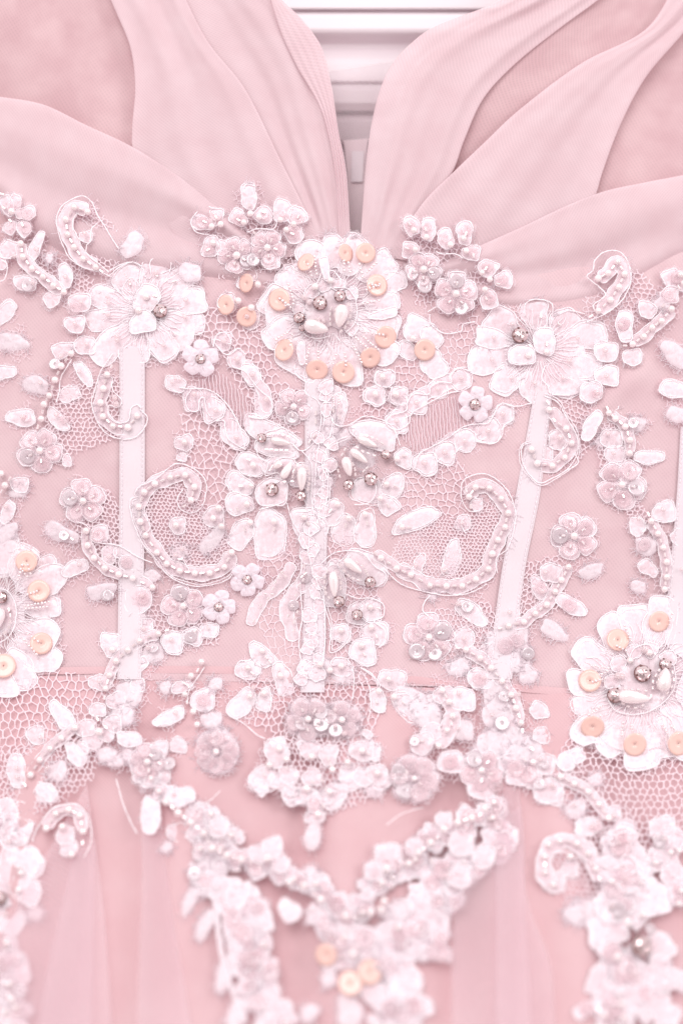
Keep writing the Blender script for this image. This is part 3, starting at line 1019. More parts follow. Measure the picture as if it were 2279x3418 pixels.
def fold_sheet(edgeA, edgeB, crop, h0=0.0025, amp=0.0010):
    return grid_sheet("skirt_fold", edgeA, edgeB, M_SKIRT_SHEER,
                      lambda t, s, U, V: h0 * s + 0.0010 + roll(t, 0.10, 0.0008) + roll(1 - t, 0.10, 0.0008) + amp * np.sin(t * 5 + s) - 0.0004, nu=26, nv=60, crop=crop)


fold_sheet([(462, 480), (420, 700), (330, 1100), (230, 1640)], [(610, 400), (606, 700), (600, 1100), (590, 1640)], 'J')
fold_sheet([(900, 300), (905, 700), (890, 1100), (880, 1640)], [(1040, 300), (1090, 700), (1150, 1100), (1235, 1640)], 'J', 0.004)
fold_sheet([(600, 300), (560, 560), (470, 760), (345, 950), (330, 1640)], [(690, 290), (720, 560), (740, 900), (860, 1250), (885, 1640)], 'L')
fold_sheet([(560, 500), (562, 800), (570, 1640)], [(700, 400), (716, 800), (760, 1640)], 'L', 0.005)
fold_sheet([(-60, 2250), (60, 2352), (70, 2420)], [(200, 1800), (240, 2100), (260, 2420)], 'Z', 0.001)

# --- boning tapes with their two rows of stitches
def tape(A, B, crop='Z', stitched=True, label=None):
    t_ = grid_sheet("boning_tape", A, B, M_TAPE, lambda t, s, U, V: 0.0005 + 0.0006 * np.sin(PI * t) ** 0.5 + 0.0001 * np.sin(s * 40), nu=14, nv=60, crop=crop, label=label)
    use(crop)
    a = smooth_line(ql(A), False, 4); b_ = smooth_line(ql(B), False, 4); n = 400
    a = resample(a, n); b_ = resample(b_, n)
    if stitched:
        bag = Bag()
        for f in (0.10, 0.90):
            l = a + (b_ - a) * f
            st = 10; Lpx = np.hypot(*np.diff(l, axis=0).T).sum(); k = 0.0
            while k < Lpx - 14:
                i0 = int(k / Lpx * (n - 1)); i1 = min(n - 1, int((k + st) / Lpx * (n - 1)) + 1)
                seg = l[[i0, (i0 + i1) // 2, i1]]
                V, F = tube(place_arr(seg[:, 0], seg[:, 1], np.array([0.0010, 0.0014, 0.0010])), 1.7 * PX, 4); bag.add(V, F)
                k += 16
        o = bag.build("stitching", [M_STITCH], None, kind='stuff')
        o.parent = t_; o.location = WORLD_LOC[o.name] - WORLD_LOC[t_.name]
    return t_


tape([(275, 800), (275, 1100), (273, 1300), (270, 1560)], [(333, 800), (333, 1100), (331, 1300), (325, 1560)])
tape([(700, 860), (700, 1200), (697, 1400), (690, 1590)], [(764, 860), (752, 1200), (749, 1400), (745, 1590)], label="middle boning tape, mostly covered by lace")
tape([(1226, 900), (1185, 1130), (1150, 1320), (1118, 1560)], [(1268, 900), (1240, 1130), (1203, 1320), (1175, 1560)], label="slanting boning tape")
tape([(1562, 980), (1552, 1150), (1538, 1300), (1520, 1480)], [(1612, 980), (1606, 1150), (1600, 1300), (1585, 1480)])

# --- draped straps: overlapping lengths of soft tulle
def drape(A, B, h0, rA=0.0, rB=0.0, folds=(), mat=None, end=0.0, name="drape_fold", nu=70, nv=100, wA=0.06, wB=0.06, ridge=(), drop=0.0):
    def hf(t, s, U, V):
        h = h0 + 0.00045 * s * np.sin(2 * PI * (4.3 * t + 0.5 * s) + h0 * 9000)   # fine gathers towards the neckline
        if rA: h = h + roll(t, wA, rA)
        if rB: h = h + roll(1 - t, wB, rB)
        for a, f, ph, sk in folds:
            h = h + a * np.sin(2 * PI * (f * t + sk * s) + ph)
        for a, c0, c1, w in ridge:                 # a soft ridge or valley running along the cloth
            c = c0 + (c1 - c0) * s
            h = h + a * np.exp(-((t - c) / w) ** 2)
        if drop: h = h * (1 - sst(0.72, 1.0, t)) - drop * sst(0.72, 1.0, t)      # the cloth is caught in under the bodice edge
        return h * (1 - sst(0.8, 1.0, s)) + (-0.0006 + end) * sst(0.8, 1.0, s)
    return grid_sheet(name, A, B, mat or M_DRAPE, hf, nu=nu, nv=nv)


# left strap
drape([(-60, -60), (-60, 200), (-60, 640)], [(590, -60), (690, 130), (740, 280), (775, 450), (780, 640)], -0.0045, mat=M_DRAPE_BASE, name="drape_lining", end=-0.002,
      folds=((0.0016, 1.1, 0.3, 0.9), (0.0007, 2.3, 1.0, -1.2)))
drape([(395, -60), (470, 90), (560, 210), (640, 370), (700, 490), (735, 580)], [(600, -60), (645, 0), (690, 45), (735, 110), (758, 200), (773, 300), (792, 400), (803, 575)], -0.0018,
      rA=0, rB=0.0006, wB=0.16, ridge=((0.0014, 0.62, 0.45, 0.10), (-0.0011, 0.36, 0.22, 0.09), (0.0007, 0.85, 0.80, 0.05)), folds=((0.0004, 3.2, 0.0, 0.3),))
drape([(605, -60), (640, 60), (680, 150), (740, 260), (770, 400), (780, 575)], [(600, -60), (648, 0), (694, 45), (739, 110), (762, 200), (777, 300), (796, 400), (806, 575)], 0.0006,
      rB=0.0006, wB=0.5, rA=0.001, wA=0.4)
drape([(228, -60), (268, 30), (300, 110), (311, 200), (304, 300), (312, 360), (380, 500), (440, 620)], [(400, -60), (474, 90), (563, 205), (643, 365), (705, 490), (742, 580)], 0.0002,
      rA=0.0006, rB=0.0006, wA=0.06, wB=0.05, ridge=((0.0010, 0.30, 0.42, 0.10), (-0.0009, 0.62, 0.60, 0.12), (0.0006, 0.85, 0.84, 0.06)), folds=((0.0003, 2.6, 0.4, 0.8),))
drape([(-70, 212), (0, 222), (100, 240), (200, 288), (300, 335), (400, 398), (480, 460), (560, 530), (640, 600)], [(-70, 420), (0, 480), (60, 560), (150, 620), (250, 650), (350, 660), (450, 660), (560, 665), (660, 665)], 0.0016, drop=0.0036,
      rA=0.0006, rB=0.0006, wA=0.06, wB=0.2, ridge=((-0.0022, 0.64, 0.36, 0.17), (0.0010, 0.30, 0.16, 0.10), (0.0009, 0.85, 0.66, 0.10)), folds=((0.0004, 2.0, 0.5, 1.3),))
# right strap
drape([(1290, -60), (1130, 30), (980, 130), (920, 230), (890, 400), (870, 620)], [(1640, -60), (1640, 200), (1640, 640)], -0.0050, mat=M_DRAPE_BASE, name="drape_lining", end=-0.002,
      folds=((0.0014, 1.2, 0.8, -0.9), (0.0007, 2.6, 1.0, 1.1)))
drape([(1215, -60), (1150, 0), (1000, 60), (932, 110), (892, 160), (868, 220), (850, 300), (838, 400), (826, 575)], [(1440, -60), (1372, 0), (1284, 65), (1184, 145), (1110, 225), (1066, 320), (1036, 400), (970, 500), (915, 590)], -0.0010,
      rA=0.0006, rB=0.0006, wA=0.06, wB=0.07, ridge=((0.0011, 0.36, 0.30, 0.09), (-0.0011, 0.55, 0.58, 0.11), (0.0007, 0.82, 0.80, 0.07)), folds=((0.0003, 3.0, 0.4, -0.6),))
drape([(1560, -60), (1484, 65), (1334, 145), (1194, 250), (1114, 325), (1044, 392), (969, 468), (890, 590)], [(1690, -60), (1560, 85), (1480, 180), (1424, 285), (1384, 390), (1366, 450), (1330, 540), (1250, 660)], 0.0006,
      rA=0.0006, rB=0.0006, wA=0.06, wB=0.12, ridge=((0.0011, 0.35, 0.40, 0.12), (-0.0010, 0.62, 0.70, 0.14)), folds=((0.0003, 2.6, 0.4, -0.7),))
drape([(1640, 388), (1568, 402), (1474, 420), (1384, 440), (1294, 475), (1200, 520), (1110, 560), (1020, 600), (960, 640)], [(1640, 600), (1568, 600), (1500, 640), (1420, 700), (1330, 730), (1240, 735), (1150, 730), (1050, 700), (980, 670)], 0.0016, drop=0.0036,
      rA=0.0006, rB=0.0006, wA=0.06, wB=0.15, ridge=((-0.0022, 0.74, 0.40, 0.16), (0.0010, 0.34, 0.20, 0.12), (0.0007, 0.92, 0.70, 0.08)), folds=((0.0004, 2.0, 0.5, -1.3),))

# --- the sheer back of the dress seen through the neckline
def h_back(t, s, U, V): return -0.0175 + 0.0010 * np.sin(U * 0.02 + V * 0.01)
grid_sheet("sheer_back_panel", [(700, 172), (720, 300), (740, 580)], [(960, 132), (930, 300), (860, 580)], M_BACKNET, h_back, nu=30, nv=50)
grid_sheet("back_placket", [(788, 322), (792, 345), (798, 420), (796, 560)], [(846, 318), (842, 345), (838, 420), (832, 560)], M_PLACKET, lambda t, s, U, V: -0.0150 + 0 * t, nu=8, nv=30)
grid_sheet("fastening_strip", [(808, 347), (806, 418)], [(836, 347), (832, 418)], M_TAPE, lambda t, s, U, V: -0.0140 + 0 * t, nu=4, nv=6)

# ================================================================== NET GROUNDS OF THE LACE
net('Z', [(470, 690), (600, 735), (615, 800), (640, 870), (700, 900), (690, 970), (590, 955), (540, 880), (500, 800), (440, 760)], 26)
net('Z', [(820, 880), (900, 850), (930, 800), (1000, 820), (1030, 760), (1100, 700), (1090, 860), (1030, 880), (960, 900), (900, 960), (830, 960)], 26)
net('Z', [(410, 945), (520, 960), (560, 1030), (560, 1080), (500, 1180), (450, 1110), (425, 1050)], 27, jit=0.18)
net('Z', [(340, 1110), (380, 1085), (440, 1130), (500, 1170), (545, 1290), (460, 1330), (380, 1290), (325, 1200)], 15, asp=1.15)
net('Z', [(940, 1180), (1060, 1190), (1170, 1120), (1150, 1240), (1110, 1310), (1000, 1350), (890, 1280)], 14, asp=1.15)
net('Z', [(925, 1080), (1050, 1050), (1085, 1080), (1060, 1190), (940, 1190), (900, 1140)], 28, asp=1.2, jit=0.18)
net('Z', [(590, 1270), (750, 1260), (720, 1400), (700, 1580), (620, 1510), (575, 1410)], 30, asp=1.25)
net('Z', [(560, 1540), (700, 1570), (860, 1540), (880, 1620), (840, 1710), (700, 1720), (560, 1660)], 24, asp=1.5, r=2.0)
net('Z', [(600, 1700), (870, 1700), (860, 1830), (740, 1880), (640, 1800)], 20, asp=1.4, r=2.0)
net('Z', [(745, 1180), (830, 1240), (880, 1400), (840, 1560), (760, 1560)], 24, asp=1.3)
net('Z', [(-30, 1570), (130, 1540), (270, 1560), (240, 1660), (180, 1700), (60, 1740), (-30, 1760)], 27, asp=1.5, r=2.0)
net('Z', [(-30, 1730), (120, 1700), (240, 1690), (215, 1790), (160, 1830), (60, 1880), (-30, 1850)], 20, asp=1.4, r=1.8)
net('Z', [(1300, 1690), (1420, 1740), (1600, 1720), (1600, 1950), (1500, 1960), (1400, 1930), (1290, 1870), (1240, 1780)], 25, asp=1.3, r=2.0)
net('Z', [(1230, 1950), (1330, 1900), (1480, 1960), (1450, 2060), (1300, 2080)], 20, r=1.8)
net('Z', [(150, 480), (215, 475), (310, 560), (280, 640), (200, 625), (140, 560)], 20, asp=1.2, ang=-25)
net('Z', [(60, 560), (180, 600), (220, 650), (160, 720), (90, 640), (40, 600)], 18, asp=1.2, ang=-30)
net('Z', [(120, 890), (280, 860), (330, 960), (280, 1000), (150, 1050), (90, 1010)], 19, asp=1.2, ang=60)
net('Z', [(140, 1130), (250, 1120), (300, 1200), (260, 1340), (180, 1240)], 17, asp=1.2, ang=10)
net('Z', [(1370, 620), (1470, 620), (1520, 680), (1450, 760), (1340, 760), (1330, 700)], 20, asp=1.25, ang=-60)
net('Z', [(1270, 910), (1390, 920), (1400, 970), (1330, 1060), (1290, 990)], 20, asp=1.1, ang=20)
net('Z', [(1370, 940), (1440, 960), (1450, 1120), (1500, 1200), (1450, 1200), (1370, 1080)], 18, asp=1.2)
net('Z', [(930, 530), (1060, 560), (1150, 680), (1040, 730), (950, 700)], 20, asp=1.3)
net('Z', [(480, 500), (640, 500), (660, 620), (500, 640)], 20, asp=1.2)
net('Z', [(1200, 1290), (1290, 1270), (1290, 1400), (1150, 1450)], 18, ang=30)
net('Z', [(320, 1390), (520, 1370), (500, 1480), (320, 1500)], 18, r=1.5)
net('Z', [(560, 900), (640, 900), (690, 1000), (620, 1010)], 22)
net('Z', [(980, 1400), (1120, 1380), (1180, 1500), (1050, 1560), (960, 1490)], 18)
ribbed('Z', [(505, 850), (560, 900), (590, 950), (560, 1000), (520, 990), (430, 940), (410, 890)], 84)
ribbed('Z', [(960, 945), (1040, 905), (1060, 930), (1130, 970), (960, 1045), (915, 1000)], 84)

# ================================================================== APPLIQUES
# ---- left shoulder vine
motif('A', "beaded_vine", 150, 600, "pearl vine at the upper left edge", lift=0.002)
for a in ((80, 430, 20, 300, 80), (80, 430, 110, 290, 80), (110, 420, 230, 410, 95), (90, 470, 50, 550, 80), (125, 470, 190, 560, 90)): pet(*a, 's')
Q(45, 360, 34, 180, 420, 40, 175, 510, 42, 60, 500, 36, 120, 350, 30)
P(78, 403, r=12); Bg(148, 488, 70, 70, 465, 40, 28, 380, 30, 15, 290, 10)
chain([(138, 612), (152, 700), (212, 777), (284, 830), (352, 888), (420, 930)], 80)
leaf(200, 720, 275, 540, 90); pet(130, 650, 5, 650, 120, 's'); leaf(445, 910, 415, 735, 100); pet(250, 880, 95, 865, 100, 's')
Q(180, 885, 44, bright=True); pet(400, 950, 290, 1000, 95, 's'); rp(520, 1000, 68, 's'); Q(480, 1040, 46); PC(530, 995, 215, 870, 430, 830, 240, 650, 95, 695)
rp(490, 1140, 62, 's'); PC(490, 1135); pet(40, 760, -30, 720, 100, 's'); pet(330, 740, 320, 680, 60, 'f')
cord([(-10, 690), (30, 710), (75, 712)]); cord([(0, 860), (30, 850), (50, 790), (45, 740), (10, 720)])
# ---- hooked scroll upper left
motif('A', "beaded_scroll", 520, 560, "hooked pearl scroll on the left drape", lift=0.0026)
chain([(575, 405), (487, 375), (432, 455), (445, 553), (487, 637), (545, 712), (628, 768)], 92, L=14)
Bg(665, 795, 40); rp(565, 570, 40, 's'); PC(555, 545)
cord([(720, 825), (660, 800), (560, 775), (470, 720), (420, 640), (385, 540), (372, 450), (405, 370), (470, 325), (545, 302), (605, 345), (640, 430), (700, 520), (740, 590), (780, 650)], fr=30)
cord([(520, 590), (485, 520), (480, 460), (500, 420)]); cord([(640, 480), (600, 520), (595, 600), (570, 620), (570, 680), (640, 740), (715, 800)])
pet(800, 690, 930, 560, 130, 'f'); cord([(720, 820), (780, 770), (850, 735)])
# ---- left big flower
motif('A', "flower_applique", 940, 1040, "large white flower with one rose crystal under the left drape")
rp(960, 1060, 300, 'g', h=0.0002, name='flower_ground')
for a in ((900, 960, 790, 770, 200), (960, 940, 1060, 690, 200), (1000, 950, 1280, 770, 180)): pet(*a, 's')
for a in ((1000, 980, 1250, 850, 170), (1070, 1030, 1365, 960, 180), (900, 1010, 585, 940, 165), (870, 1080, 565, 1120, 160), (890, 1140, 620, 1365, 200), (910, 1180, 870, 1405, 200), (1000, 1160, 1120, 1360, 200), (1060, 1100, 1325, 1150, 180)):
    pet(*a, 'c', wob=0.09)
rays(940, 1060, 60, 250, 60); pet(930, 1060, 990, 895, 170, h=0.0020); pet(930, 1050, 945, 1205, 170, h=0.0028); pet(900, 950, 820, 870, 120, 's')
Q(945, 1130, 46, 900, 1060, 30); P(957, 960, 907, 1050, r=11.5); Bg(1017, 957, 10, 930, 1110, -60, 850, 870, 75, 1140, 862, -20, 1020, 820, 30)
R(1050, 1052, 54); PC(705, 960, 708, 1080, 765, 1220, 1072, 1277, 1210, 1090, 1215, 980, 1020, 800, 712, 1000, 770, 1245); seeds(820, 815, 850, 860, 3)
cord([(720, 790), (790, 750), (870, 735), (930, 770), (960, 840), (990, 830), (985, 730), (1050, 700), (1120, 730), (1110, 800)], fr=20)
# ---- crystal daisies
motif('A', "daisy_applique", 1312, 1368, "five-petal organza daisy with a crystal, below the left big flower"); daisy(1312, 1366, 122, -85, 40)
motif('C', "daisy_applique", 562, 1090, "five-petal organza daisy with a crystal, above the ribbed lace on the right"); daisy(560, 1090, 86, -80, 33)
motif('E', "daisy_applique", 440, 1437, "organza daisy with a pale crystal beside the lower left scroll"); daisy(440, 1440, 112, -60, 37)
motif('G', "daisy_applique", 1432, 243, "organza daisy with a crystal above the waist seam, left of centre"); daisy(1432, 245, 112, -75, 38)
# ---- lower left vine with curl
motif('A', "beaded_vine", 400, 1400, "pearl vine running down below the left big flower")
Q(360, 1400, 40, bright=True); pet(480, 1290, 350, 1330, 110, 's'); rp(555, 1280, 66, 's'); PC(568, 1270); leaf(590, 1540, 505, 1380, 95)
pet(190, 1260, -20, 1260, 120, 'f'); leaf(-40, 1130, 105, 1000, 130); leaf(-60, 1480, 105, 1440, 110); PC(400, 1350, 520, 1450)
use('D'); chain([(467 - 0, -40), (402, 42), (362, 133), (325, 235), (290, 293), (272, 388)], 0); Bg(250, 440, -80)
use('D'); pet(330, 190, 150, 145, 115, 'f'); leaf(245, 380, 38, 380, 125); leaf(430, 465, 325, 320, 105); PC(265, 150, 370, 360, 150, 375); Q(420, 395, 30, 170, 375, 34)
pet(520, 200, 400, 250, 110, 's'); cord([(370, 280), (390, 200), (400, 120), (470, 0)])
motif('D', "sequin_flower", 262, 598, "small sequin flower at the left edge, above the dotted vine")
flower(262, 596, 145, -62, pr=12.5, bright=1); pet(430, 620, 450, 700, 60, 's')
motif('D', "beaded_vine", 35, 820, "short stub of vine at the left edge")
P(35, 822, 10, 745); Bg(65, 780, -60, 12, 862, -50); rp(130, 820, 55, 's'); pet(60, 880, 190, 860, 70, 'f'); leaf(20, 1060, 90, 930, 100); leaf(-30, 1180, 110, 1090, 130, 'f'); PC(40, 960)
# ---- left U scroll
motif('D', "beaded_scroll", 770, 300, "U-shaped pearl scroll over the left boning tape")
chain([(703, 98), (678, 190), (660, 282), (675, 372), (740, 435), (838, 443), (898, 367)], 86); Bg(730, 45, -60); PC(752, 250, 762, 292, r=10)
cord([(740, -40), (660, 80), (618, 220), (600, 290), (640, 410), (700, 485), (790, 520), (880, 510), (945, 450), (965, 380), (920, 330)], fr=24)
cord([(735, 140), (740, 200), (800, 270), (770, 315), (715, 300), (712, 370), (770, 415), (840, 400), (860, 320), (900, 295), (925, 320)])
# ---- left vine flower
motif('D', "sequin_flower", 545, 925, "small sequin flower left of the boning tape")
flower(545, 925, 145, -95, pr=12.5)
motif('D', "beaded_vine", 617, 1298, "pearl vine below the small sequin flower, left of the boning tape")
chain([(565, 1120), (575, 1215), (617, 1298), (687, 1365), (778, 1405), (870, 1430), (1000, 1490)], 66, style='s')
pet(510, 1175, 300, 1100, 120, 'f'); Q(420, 1150, 36, bright=True); Q(640, 1150, 44); Bg(475, 1175, 30); rp(650, 1140, 60, 's'); leaf(720, 1340, 712, 1205, 120); leaf(585, 1330, 400, 1400, 105)
pet(760, 1500, 580, 1530, 115, 'f'); Q(712, 1540, 38, bright=True); rp(840, 1330, 58, 's'); Q(830, 1330, 40); rp(800, 1260, 50, 's'); pet(930, 1450, 1040, 1390, 90, 'f'); PC(930, 1545, 715, 1290, 520, 1340)
cord([(500, 1060), (560, 1080), (590, 1110)]); cord([(640, 1200), (780, 1220), (900, 1290), (1000, 1330)])
# ---- left big scroll
motif('D', "beaded_scroll", 1100, 1100, "big spiral pearl scroll in the left middle of the bodice")
chain([(1250, 920), (1273, 833), (1213, 755), (1115, 770), (1015, 812), (945, 868), (910, 962), (920, 1060), (955, 1150), (1028, 1262), (1093, 1335), (1177, 1382), (1275, 1397), (1373, 1397), (1468, 1357), (1515, 1262)], 92, L=14)
Bg(1208, 958, -30)
cord([(1200, 850), (1160, 910), (1180, 975), (1250, 1005), (1320, 965), (1350, 860), (1335, 775), (1250, 705), (1145, 685), (1020, 780), (915, 830), (885, 880), (905, 900)], fr=24, double=False)
cord([(900, 900), (855, 920), (860, 1010), (890, 1110), (940, 1210), (1010, 1290), (1100, 1410), (1250, 1480), (1400, 1470), (1500, 1430), (1560, 1340)], fr=36, double=True)
cord([(940, 1010), (985, 1090), (960, 1130)]); cord([(1190, 1290), (1240, 1380), (1280, 1410)])
rp(1205, 545, 56, 's'); P(1208, 540, 1152, 1083); rp(1165, 1085, 55, 's'); P(1430, 972, 1395, 1038, 1450, 1090); rp(1400, 1030, 70, 's'); pet(1470, 1100, 1320, 1250, 105, 'f')
pet(1180, 1320, 1165, 1220, 110, 'f'); PC(1150, 1280); Bg(1180, 1305, 0); rp(1190, 640, 30, 's'); PC(1190, 1240)
# ---- wavy leaf bands left of centre
motif('E', "leaf_garland", 300, 300, "wavy leaf garland left of the centre stem")
band([(60, 215), (180, 255), (290, 360), (360, 480), (420, 590)], 90, 's', h=0.0001); band([(420, 10), (490, 120), (555, 230), (575, 350)], 76, 's', h=0.0001)
for a in ((90, 170, 85, 345, 125), (190, 250, 250, 405, 150), (300, 390, 400, 580, 150), (430, 20, 500, 170, 105), (520, 190, 565, 375, 120)): pet(*a)
PC(95, 225, 235, 330, 370, 510, 475, 95, 565, 260, r=10)
cord([(0, 185), (60, 190), (180, 195), (270, 250), (350, 350), (400, 460), (430, 590)]); cord([(330, 0), (350, 50), (430, 80), (505, 180), (590, 260), (605, 330), (560, 385), (450, 375)])
cord([(75, 200), (40, 260), (60, 330), (120, 335), (130, 260), (160, 250), (175, 330), (230, 400), (290, 400), (300, 470), (330, 530), (430, 590)], fr=16)
use('A'); rp(1455, 1255, 62, 's'); rp(1545, 1370, 60, 's'); PC(1465, 1250, 1550, 1368, r=10); pet(1215, 1545, 1090, 1520, 115); PC(1150, 1495, 1180, 1500, 1125, 1520, r=7)
cord([(1395, 1290), (1420, 1210), (1480, 1200), (1510, 1270), (1400, 1240), (1450, 1320), (1500, 1340), (1560, 1300), (1610, 1340)])
# ---- spray left of the neckline point
motif('B', "sequin_spray", 450, 560, "spray of sequin sprigs on the drape left of the neckline point", lift=0.002)
for a in ((225, 505, 85, 430, 120), (250, 490, 235, 385, 100), (455, 390, 450, 225, 110), (430, 480, 340, 410, 110), (500, 470, 590, 390, 115), (660, 470, 680, 335, 130), (710, 470, 815, 395, 120), (700, 500, 790, 590, 120), (215, 560, 200, 700, 120), (250, 600, 310, 680, 90)): pet(*a, 's')
Q(150, 470, 46, 235, 430, 40, 390, 455, 44, 545, 420, 42, 672, 412, 26, 770, 450, 42, 735, 545, 44, 190, 655, 34)
P(210, 500, 268, 487, 462, 417, 420, 475, 518, 440, 658, 458, 745, 485, 697, 523, 218, 607, r=11); Bg(163, 472, 30, 237, 440, 60, 455, 360, 80, 385, 460, 30, 548, 408, 20, 775, 438, -60, 187, 655, -40, 735, 550, 20, 490, 545, 50)
cord([(90, 430), (75, 480), (110, 540), (190, 555)], fr=12); cord([(190, 370), (230, 385)]); cord([(420, 250), (440, 222), (490, 240)], fr=10)
flower(373, 690, 118, 30, pr=13); flower(573, 640, 118, 10, pr=12, bright=0); Q(480, 720, 44, bright=True); rp(600, 730, 55, 's')
pet(-10, 800, 140, 800, 130, 'f'); cord([(440, 540), (520, 515), (610, 520), (640, 460)], fr=12)
# ---- peach trio
motif('B', "peach_sequin_trio", 400, 1000, "three peach sequins with pearls left of the middle flower")
pet(400, 900, 470, 780, 110, 's'); rp(460, 1110, 62, 's'); rp(310, 1000, 62, 's')
disc(435, 872, 62, ME_PEACH, 'peach_sequin', tilt=(-0.75, 0), h=0.003); disc(302, 1015, 66, ME_PEACH, 'peach_sequin', tilt=(-0.55, -0.1), h=0.003); KP(437, 1092, 66, tilt=(0.1, -0.2))
P(510, 880, 383, 987, 467, 1032, r=11.5); Bg(463, 877, 20, 343, 1008, 80); PC(440, 1090)
# ---- middle flower
motif('B', "flower_applique", 960, 1040, "large middle flower ringed with peach sequins, three crystals at its heart")
rp(960, 1050, 400, 'g', h=0.0002, name='flower_ground')
for a in ((900, 820, 830, 600, 200), (1000, 800, 990, 550, 160), (1080, 800, 1190, 570, 200), (1180, 850, 1400, 690, 190), (1220, 910, 1465, 850, 180), (1190, 1010, 1440, 975, 150)): pet(*a, 'c', wob=0.1)
for a in ((1170, 1110, 1435, 1190, 230), (1130, 1200, 1400, 1340, 230), (1050, 1230, 1110, 1530, 220), (930, 1260, 900, 1560, 190), (960, 1240, 770, 1500, 170), (870, 1200, 660, 1440, 210), (820, 1130, 540, 1240, 190), (800, 1060, 540, 950, 220), (830, 970, 670, 785, 190)): pet(*a, 'c', wob=0.1)
rp(985, 1050, 150, 'g', h=0.0014, wob=0.12); rays(985, 1050, 150, 300, 90)
for a in ((900, 960, 830, 900, 90), (960, 930, 920, 850, 80), (1010, 920, 1060, 850, 90), (1090, 950, 1160, 930, 90), (1090, 1140, 1150, 1190, 100), (930, 1180, 880, 1230, 90), (820, 1060, 740, 1030, 80)): pet(*a, 's', h=0.0017)
pet(960, 850, 940, 700, 60, 'c', h=0.003); pet(800, 1400, 790, 1250, 60, 'c', h=0.002); pet(1240, 1090, 1420, 1060, 70, 'c', h=0.002)
disc(825, 735, 62, ME_PEACH, 'peach_sequin', tilt=(-0.55, 0.35), h=0.003); disc(1085, 675, 60, ME_PEACH, 'peach_sequin', tilt=(0.75, 0.1), h=0.003); KP(1215, 675, 66, tilt=(0.15, -0.1))
disc(1290, 885, 72, ME_PEACH, 'peach_sequin', tilt=(0.35, 0), h=0.003); disc(650, 980, 74, ME_PEACH, 'peach_sequin', tilt=(-0.3, 0), h=0.003); disc(682, 1310, 72, ME_PEACH, 'peach_sequin', tilt=(-0.5, 0.1), h=0.003)
disc(897, 1440, 72, ME_PEACH, 'peach_sequin', tilt=(0, -0.5), h=0.003); KP(1070, 1455, 74, tilt=(0, -0.25)); disc(1245, 1360, 68, ME_PEACH, 'peach_sequin', tilt=(0.2, -0.4), h=0.003); disc(1345, 1225, 74, ME_PEACH, 'peach_sequin', tilt=(0.3, -0.3), h=0.003)
for s_ in ((880, 700, 895, 810), (840, 750, 862, 820), (1072, 725, 1078, 790), (1102, 740, 1112, 800), (1175, 750, 1195, 830), (1285, 740, 1225, 800), (1305, 880, 1225, 915), (1200, 1005, 1300, 985), (1210, 1190, 1330, 1210), (1200, 1222, 1295, 1305), (1150, 1230, 1230, 1300), (1140, 1290, 1190, 1390),
           (1080, 1330, 1085, 1410), (1005, 1400, 1020, 1340), (905, 1320, 905, 1385), (850, 1280, 825, 1400), (735, 1210, 722, 1280), (630, 1240, 705, 1195), (655, 975, 725, 1030), (710, 880, 745, 985), (1235, 880, 1300, 890), (690, 1020, 740, 1010)): seeds(*s_)
P(885, 895, r=13); P(985, 855, r=11.5); PC(845, 995, 815, 965, 940, 1120, 905, 1110, r=10); R(918, 1000, 56, 1048, 955, 46, 780, 1097, 44, 800, 1165, 26); T(892, 1160, 168, 96, 14); T(1052, 1085, 155, 92, 100)
beadline((990, 1040), (985, 1075), (985, 1108), (985, 1140)); beadline((1106, 1015), (1117, 1050), (1112, 1090), (1098, 1130), (1080, 1160), (1055, 1186))
cord([(1010, 905), (1090, 905), (1140, 960), (1160, 1050), (1140, 1140), (1090, 1190)], h=0.0026); cord([(780, 1130), (820, 1210), (900, 1235), (985, 1215)], h=0.0026); cord([(870, 920), (910, 850), (930, 800), (1000, 790), (1050, 850), (1050, 890)], h=0.003)
fibres(smooth_line(ql([(950, 560), (1000, 545), (1060, 560), (1120, 580), (1200, 570)])), 30, 10, 34)
# ---- petal cluster right of the middle flower
motif('C', "sprig_applique", 280, 800, "small floret with one peach sequin right of the middle flower")
for a in ((255, 780, 300, 670, 150), (250, 790, 200, 860, 110), (310, 790, 385, 730, 120), (330, 820, 380, 955, 130)): pet(*a)
KP(315, 825, 52, tilt=(0.1, -0.2)); P(258, 770); Bg(285, 803, 35)
cord([(340, 650), (345, 700), (410, 745), (490, 735), (500, 700), (560, 690)], fr=12); cord([(330, 640), (400, 600), (440, 560)])
# ---- spray right of neckline
motif('C', "sequin_spray", 430, 400, "spray of sequin sprigs on the drape right of the neckline point", lift=0.003)
for a in ((268, 275, 238, 178, 72), (325, 295, 340, 190, 75), (285, 345, 205, 335, 80), (440, 330, 395, 245, 80), (505, 312, 512, 205, 85), (500, 350, 582, 360, 80), (600, 470, 640, 390, 90), (650, 490, 745, 480, 80), (612, 540, 640, 622, 90)): pet(*a, 's')
Q(320, 225, 26, 243, 215, 24, 238, 335, 26, 420, 280, 28, 520, 240, 30, 545, 345, 28, 620, 420, 30, 690, 485, 28, 630, 575, 30)
P(263, 245, 323, 278, 270, 338, 440, 315, 503, 285, 515, 345, 630, 483, 607, 532, 592, 450, r=11); Bg(240, 213, 60, 320, 240, 80, 228, 333, 10, 515, 262, -70, 550, 368, 80, 670, 505, 15, 612, 430, -60, 612, 575, 60)
flower(310, 435, 86, 20, pr=13); Q(315, 515, 36, bright=True); Q(255, 460, 28, bright=True)
flower(467, 553, 105, -15, pr=13); Q(493, 622, 34, bright=True); cord([(370, 350), (400, 360), (460, 360), (500, 380)], fr=10)
